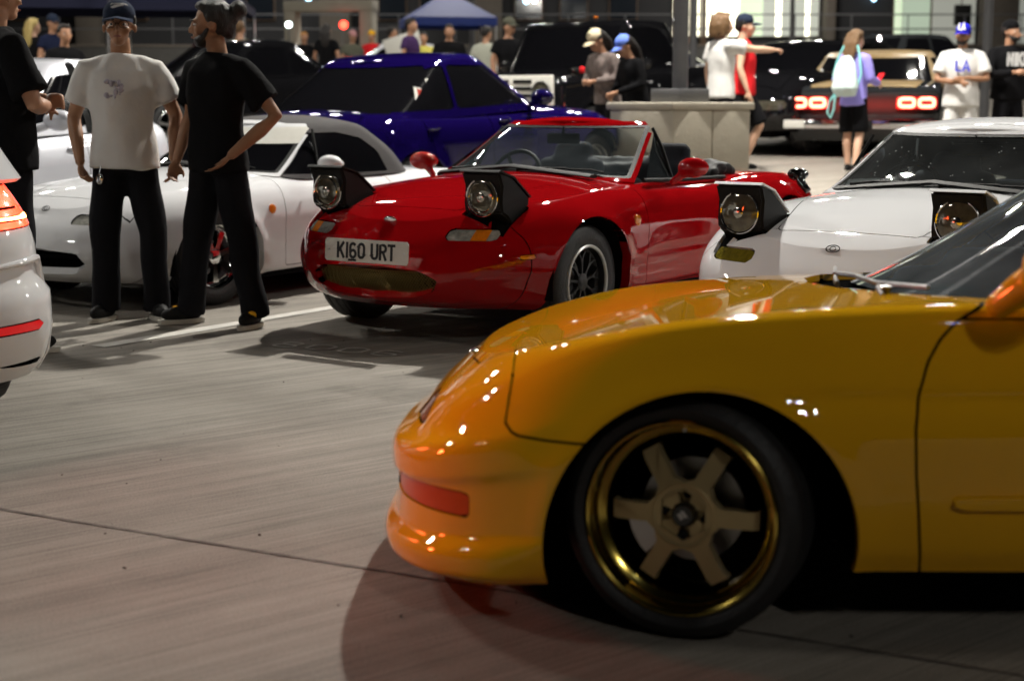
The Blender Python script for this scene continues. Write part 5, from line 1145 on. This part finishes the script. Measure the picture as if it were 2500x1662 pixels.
    if cap:
        c = G(); c.ell(hd((0, .008, 1.690)), (.088, .102, .082), 20, 12, HR)
        c.V = [v if (HM.inverted() @ Vector(v)).z > 1.66 else tuple(HM @ Vector(((HM.inverted() @ Vector(v)).x * 1.0, (HM.inverted() @ Vector(v)).y, 1.66))) for v in c.V]
        fs = -1 if not caprev else 1
        CP = sc_(c).obj('cap', M[capm or 'navy'], P, sharp=50)
        if cap != 'beanie':
            br = G(); n = 12; V = []
            for j in range(2):
                for i in range(n + 1):
                    a = math.pi * i / n; V.append(hd((.074 * math.cos(a) * (1 if j else 1), fs * (.070 + (.098 * math.sin(a) if j else .03 * math.sin(a))), 1.672 - .016 * j - .012 * abs(math.cos(a)))))
            br.V = [tuple(v) for v in V] + [tuple(v + Vector((0, 0, -.005))) for v in V]; m_ = n + 1
            for i in range(n): br.F += [(i, i + 1, m_ + i + 1, m_ + i), (2 * m_ + i, 3 * m_ + i, 3 * m_ + i + 1, 2 * m_ + i + 1), (m_ + i, m_ + i + 1, 3 * m_ + i + 1, 3 * m_ + i), (i, 2 * m_ + i, 2 * m_ + i + 1, i + 1)]
            br.F += [(0, m_, 3 * m_, 2 * m_), (n, 2 * m_ + n, 3 * m_ + n, m_ + n)]
            sc_(br).obj('cap_brim', M[capm or 'navy'], CP, sharp=50)
            G().ell(hd((0, .008, 1.773)) * s, (.008 * s, .008 * s, .004 * s), 8, 5, HR).obj('cap_button', M[capm or 'navy'], CP)
    return P, s, LN, hd, HR
TAN = cloth('beige_twill', (.62, .53, .36)); M['capbeige'] = TAN; M['capblue'] = cloth('sky_blue_twill', (.16, .26, .78)); M['caproyal'] = cloth('royal_blue_twill', (.02, .02, .50)); M['capdark'] = cloth('dark_blue_twill', (.02, .028, .05))
M['redtop'] = cloth('red_jersey', (.62, .02, .025)); M['lavender'] = cloth('lavender_fleece', (.34, .30, .80)); M['camo'] = mat('camouflage_jacket', (.14, .11, .10), .9, var=.95, vscale=16, bump=.3, bscale=30)
M['mint'] = cloth('mint_strap', (.25, .62, .62)); M['packwhite'] = mat('pale_nylon', (.62, .75, .74), .5, bump=.4, bscale=14); M['greytee'] = cloth('grey_green_cotton', (.42, .43, .36)); M['purple'] = cloth('purple_cotton', (.06, .03, .10))
M['yellowknit'] = cloth('yellow_knit', (.85, .45, .03)); M['redprint'] = cloth('dark_red_print', (.30, .03, .02)); M['blueprint'] = mat('blue_print', (.06, .07, .62), .7); M['whiteprint'] = mat('white_print', (.75, .75, .75), .7); M['olive'] = cloth('olive_hoodie', (.10, .10, .075)); M['yellowtop'] = cloth('yellow_jersey', (.6, .55, .12))

# man in the white T-shirt
P, s, LN, hd, HR = person('man in an oversized white T-shirt, dark cap and glasses facing the camera', -2.09, 8.28, R(6), 1.70, look=2, nod=3, res='near', skin='skin2', top='tee_white', bottom='jeans', hair='short', cap='cap', capm='capdark', glasses=True, sleeve=.70, hem=.85, wide=1.0,
    pose_=dict(armR=[(-.275, .05, 1.13), (-.225, -.09, .88)], armL=[(.285, .03, 1.14), (.275, -.07, .90)], legL=[(.145, -.03, .50), (.145, .03, .09)], legR=[(-.12, -.03, .50), (-.13, .02, .09)]), curl=(.55, .9), handup=((.9, .4, 0), (-.9, .4, 0)))
G().prism([(-.035 * .9, 0), (-.012, .012), (.02, .016), (.034, .010), (.008, .004), (-.02, -.006)], -.0, .003).obj('cap_mark', M['whiteprint'], P, loc=tuple(hd((0, -.098, 1.715)) * s), rot=(R(-25), 0, 0))
g = G()
for k in range(16): g.ell((math.sin(k * 2.3) * .042, 0, math.cos(k * 1.9) * .040), (.009 + .003 * (k % 3), .012, .006 + .004 * (k % 4)), 8, 5)
g.obj('chest_print', mat('faded_violet_print', (.44, .41, .48), .9, var=.35, vscale=60), P, loc=(-.02 * s, -.140 * s, 1.285 * s))
G().ell((0, 0, 0), (.02, .008, .03), 10, 7).tube([(0, 0, .03), (.01, 0, .07)], .003, 5).obj('key_ring', M['chrome'], P, loc=(-.12 * s, -.125 * s, .80 * s))
# man in black with a bun
P, s, LN, hd, HR = person('bearded man in black with his hair in a bun, seen in profile, hand in pocket', -1.55, 8.10, R(-38), 1.70, look=-48, nod=-2, res='near', skin='skin2', top='tee_black', bottom='jeans', hair='bun', beard=True, sleeve=.72, hem=.84, wide=1.0,
    pose_=dict(armL=[(.325, .13, 1.14), (.205, -.10, .93)], armR=[(-.27, .05, 1.15), (-.25, -.08, .90)], legL=[(.14, .02, .50), (.20, .05, .09)], legR=[(-.13, -.05, .50), (-.20, -.06, .09)]), curl=(.25, .6), handup=((.5, .8, .3), (-.9, .3, 0)))
for sd, a in ((1, (.20, .05)), (-1, (-.20, -.06))): G().ell((a[0] * s + sd * .045, a[1] * s - .05, .075), (.02, .05, .022), 10, 7).obj('shoe_flame_patch', M['yellowknit'], P)
# man in black at the left edge
person('man in black cut off by the left edge, back half turned, arms folded', -2.40, 7.25, R(128), 1.80, look=18, nod=0, res='near', skin='skin', top='tee_black', bottom='jeans', hair='short', sleeve=.80, hem=.84, wide=1.08,
    pose_=dict(armL=[(.26, -.10, 1.18), (.02, -.22, 1.16)], armR=[(-.285, -.05, 1.13), (-.04, -.20, 1.13)], legL=[(.11, 0, .5), (.12, .02, .09)], legR=[(-.11, 0, .5), (-.12, .02, .09)]))
# by the plinth
P, s, LN, hd, HR = person('person in a beige cap and camouflage jacket looking down at a camera', 1.05, 16.9, R(-50), 1.62, look=-10, nod=-32, lean=12, res='mid', top='camo', bottom='jeans', hair='long', hairm='hair', cap='cap', capm='capbeige', sleeve=1.5,
    pose_=dict(armL=[(.26, -.05, 1.16), (.08, -.27, 1.18)], armR=[(-.26, -.05, 1.16), (-.08, -.27, 1.18)]), curl=(.9, .9))
t = thing('camera', 'small camera held up by the person in the beige cap', 'camera', (1.05 - .36, 16.9 - .30, 1.14 + ground_z(16.9)), R(-50)); G().box((0, 0, 0), (.13, .06, .085), .01).obj('camera_body', M['trim'], t); G().lathe([(-.09, .0), (-.09, .032), (-.03, .034)], n=20).obj('lens', M['gloss'], t); G().box((0.09, 0, .02), (.05, .05, .07), .015).obj('red_strap_pad', M['redtop'], t)
person('person in a sky blue cap and black three-stripe top leaning beside the plinth', 1.34, 16.45, R(-62), 1.56, look=0, nod=-30, lean=14, res='mid', top='tee_black', bottom='jeans', hair='pony', cap='cap', capm='capblue', sleeve=1.5,
    pose_=dict(armL=[(.25, -.05, 1.16), (.05, -.33, 1.10)], armR=[(-.24, -.08, 1.16), (-.10, -.30, 1.05)]), curl=(.4, .4))
# the pointing man and his friend
P, s, LN, hd, HR = person('man with shaggy brown hair in a white T-shirt pointing to the right', 2.28, 16.9, R(112), 1.78, look=-6, res='mid', skin='skin3', top='tee_white', bottom='jeans', hair='shaggy', hairm='hairbrown', sleeve=.6, hem=.84,
    pose_=dict(armL=[(.25, .02, 1.14), (.24, -.02, .88)], armR=[(-.20, -.30, 1.36), (-.14, -.57, 1.36)]), curl=(.5, 1.0), handup=(None, (0, 0, 1)), point=-1)
P, s, LN, hd, HR = person('man in a red sleeveless top, black cap and black shorts behind the pointing man', 2.62, 17.55, R(80), 1.76, look=0, res='mid', skin='skin3', top='redtop', bottom='tee_black', hair='short', cap='cap', capm='capdark', sleeve=.15, shorts=True,
    pose_=dict(legL=[(.10, -.20, .52), (.10, -.02, .09)], legR=[(-.10, .05, .5), (-.10, .18, .10)]))
# girl with the drawstring bag
P, s, LN, hd, HR = person('girl in a lavender hoodie and black shorts with long brown hair, holding a phone', 3.85, 17.4, R(140), 1.60, look=-8, nod=-8, res='mid', skin='skin3', top='lavender', bottom='tee_black', hair='long', hairm='hairbrown', sleeve=1.5, shorts=True, hem=.82, wide=.92,
    pose_=dict(armR=[(-.22, .0, 1.15), (-.20, -.26, 1.10)], armL=[(.23, .02, 1.14), (.20, -.12, .93)], legL=[(.08, -.02, .48), (.06, -.02, .09)], legR=[(-.10, .0, .48), (-.12, .14, .09)]))
def backpack():
    f = (math.cos(R(140)), math.sin(R(140))); c = (3.85 - f[1] * .20, 17.4 + f[0] * .20)
    t = thing('drawstring_bag', 'pale drawstring bag with mint cords on the girl\'s back', 'bag', (c[0], c[1], ground_z(17.4)), R(140))
    remeshed('bag', G().tube([(0, 0, .86), (0, .02, .95), (0, .01, 1.12), (0, 0, 1.24), (0, -.02, 1.30)], [(.13, .05), (.16, .085), (.14, .075), (.10, .05), (.04, .03)], 16), M['packwhite'], t, .012, 3, .01, 14)
    for sd in (1, -1):
        G().tube([(sd * .12, .0, .90), (sd * .17, -.03, 1.10), (sd * .13, -.06, 1.30), (sd * .08, -.10, 1.42)], .012, 8).obj('cord', M['mint'], t)
    G().tube([(.10, .04, .90), (.17, .05, .80), (.19, .05, .68), (.15, .05, .62), (.11, .05, .72), (.10, .04, .90)], .012, 8).obj('hanging_loop', M['mint'], t)
    G().ell((0, .078, 1.08), (.03, .008, .03), 10, 7).obj('bag_logo', M['mint'], t)
backpack()
t = thing('phone', 'phone in the girl\'s raised hand', 'phone', (4.19, 17.62, ground_z(17.5) + 1.07), R(140)); G().box((0, 0, 0), (.07, .012, .14), .004, rot=(0, 0, R(50))).obj('case', M['redtop'], t); G().box((0, -.009, .004), (.06, .004, .12), .001, rot=(0, 0, R(50))).obj('screen', mat('phone_screen', (.2, .2, .5), .2, emit=(.3, .35, 1), estr=1.2), t)
# crossed arms
P, s, LN, hd, HR = person('man in a royal blue cap and white T-shirt standing with arms crossed', 4.97, 17.1, R(-14), 1.65, look=-12, res='mid', skin='skin2', top='tee_white', bottom='tee_white', hair='short', beard=True, cap='cap', capm='caproyal', sleeve=.75, wide=1.12, hem=.80,
    pose_=dict(armL=[(.29, -.06, 1.12), (.03, -.21, 1.13)], armR=[(-.29, -.06, 1.12), (-.02, -.235, 1.08)]), curl=(.6, .6))
g = G(); text_geo(g, 'LA', .085, lambda u, v, w_: (u, -w_, v), wd=.2, xs=.8); g.obj('cap_letters', M['whiteprint'], P, loc=tuple(hd((0, -.103, 1.722)) * s), rot=(R(-20), 0, R(-12)), smooth=False, fix=False)
g = G(); text_geo(g, 'LA', .12, lambda u, v, w_: (u, -w_, v), wd=.2, xs=1.2); g.obj('chest_print', M['blueprint'], P, loc=(0, -.155, 1.20), smooth=False, fix=False)
P, s, LN, hd, HR = person('bearded man in a black sweatshirt printed NIKE, black cap, phone at his ear', 5.52, 17.2, R(12), 1.69, look=22, nod=4, res='mid', skin='skin', top='tee_black', bottom='jeans', hair='short', beard=True, cap='beanie', capm='tee_black', sleeve=1.5, wide=1.14,
    pose_=dict(armL=[(.33, -.05, 1.22), (.17, -.12, 1.50)], armR=[(-.29, -.08, 1.14), (-.08, -.27, 1.17)]), curl=(.8, 1.2))
g = G(); text_geo(g, 'NIKE', .15, lambda u, v, w_: (u, -w_, v), wd=.19, xs=.85); g.obj('chest_lettering', M['whiteprint'], P, loc=(.02, -.150, 1.27), smooth=False, fix=False)
# the far crowd
crowd = [  # px, head-top py, px per metre, turn, label, outfit
 (104, 52, 150, 150, 'blonde woman with long hair beyond the silver car', dict(hair='long', hairm='hairblond', top='tee_black', skin='skin3')),
 (150, 26, 150, 60, 'man in a dark cap standing behind the blonde woman, by the left canopy', dict(cap='cap', capm='capdark', top='navy')),
 (178, 66, 205, 40, 'dark-haired man with a lit face just behind the silver car roof', dict(top='tee_black', res='mid')),
 (598, 58, 150, 170, 'person in an olive hoodie behind the man with the bun', dict(top='olive', hairm='hairbrown', hair='short')),
 (650, 108, 95, 20, 'distant pale-faced person left of the far white car', dict(top='tee_black')),
 (700, 108, 95, -30, 'distant person standing over the far white car', dict(top='maroonc', skin='skin3')),
 (752, 84, 105, 10, 'distant person with orange hair above the far white car', dict(top='tee_black', hairm='hairorange')),
 (806, 66, 120, 160, 'woman with a dark ponytail in black beside the concrete kiosk', dict(hair='pony', top='tee_black')),
 (868, 82, 110, 30, 'person in a pink cap and brown top under the red light', dict(cap='cap', capm='pinkcap', top='olive')),
 (914, 82, 105, -10, 'person in a yellow knit hat and red top in the crowd', dict(cap='beanie', capm='yellowknit', top='redtop')),
 (962, 72, 110, 100, 'dark figure left of the man in purple', dict(top='tee_black')),
 (1008, 52, 140, 70, 'man in purple with a raised phone left of the blue canopy', dict(top='purple')),
 (1038, 84, 125, 0, 'person in a yellow and white top below the blue canopy', dict(top='yellowtop')),
 (1100, 66, 145, 10, 'man in black with a dark red chest print under the blue canopy', dict(top='tee_black', wide=1.15)),
 (1188, 70, 150, 150, 'man in a pale grey T-shirt seen from behind, right of the canopy', dict(top='greytee', wide=1.1)),
 (1242, 52, 165, 30, 'man in a brown cap and black hoodie by the black pickup', dict(cap='cap', capm='olive', top='tee_black')),
 (1578, 98, 150, 20, 'person in red half hidden by the lamp post', dict(top='redtop')),
 (1660, 92, 140, 80, 'person in a navy shirt between the lamp post and the pointing man', dict(top='navy')),
]
M['maroonc'] = cloth('maroon_cotton', (.12, .02, .02)); M['hairorange'] = mat('orange_hair', (.55, .25, .05), .6); M['pinkcap'] = cloth('pink_twill', (.5, .25, .25))
for (px, py, pm_, turn, lab, kw) in crowd:
    Y = 3723. / pm_; X = (px - 1250) / pm_; zt = 1.17 + (255 - py) / pm_; H = min(1.86, max(1.60, zt - ground_z(Y)))
    kw = dict(kw); kw.setdefault('res', 'far'); person(lab, X, Y, R(turn), H, look=random.uniform(-15, 15), **kw)

bpy.data.scenes.remove(TMP)
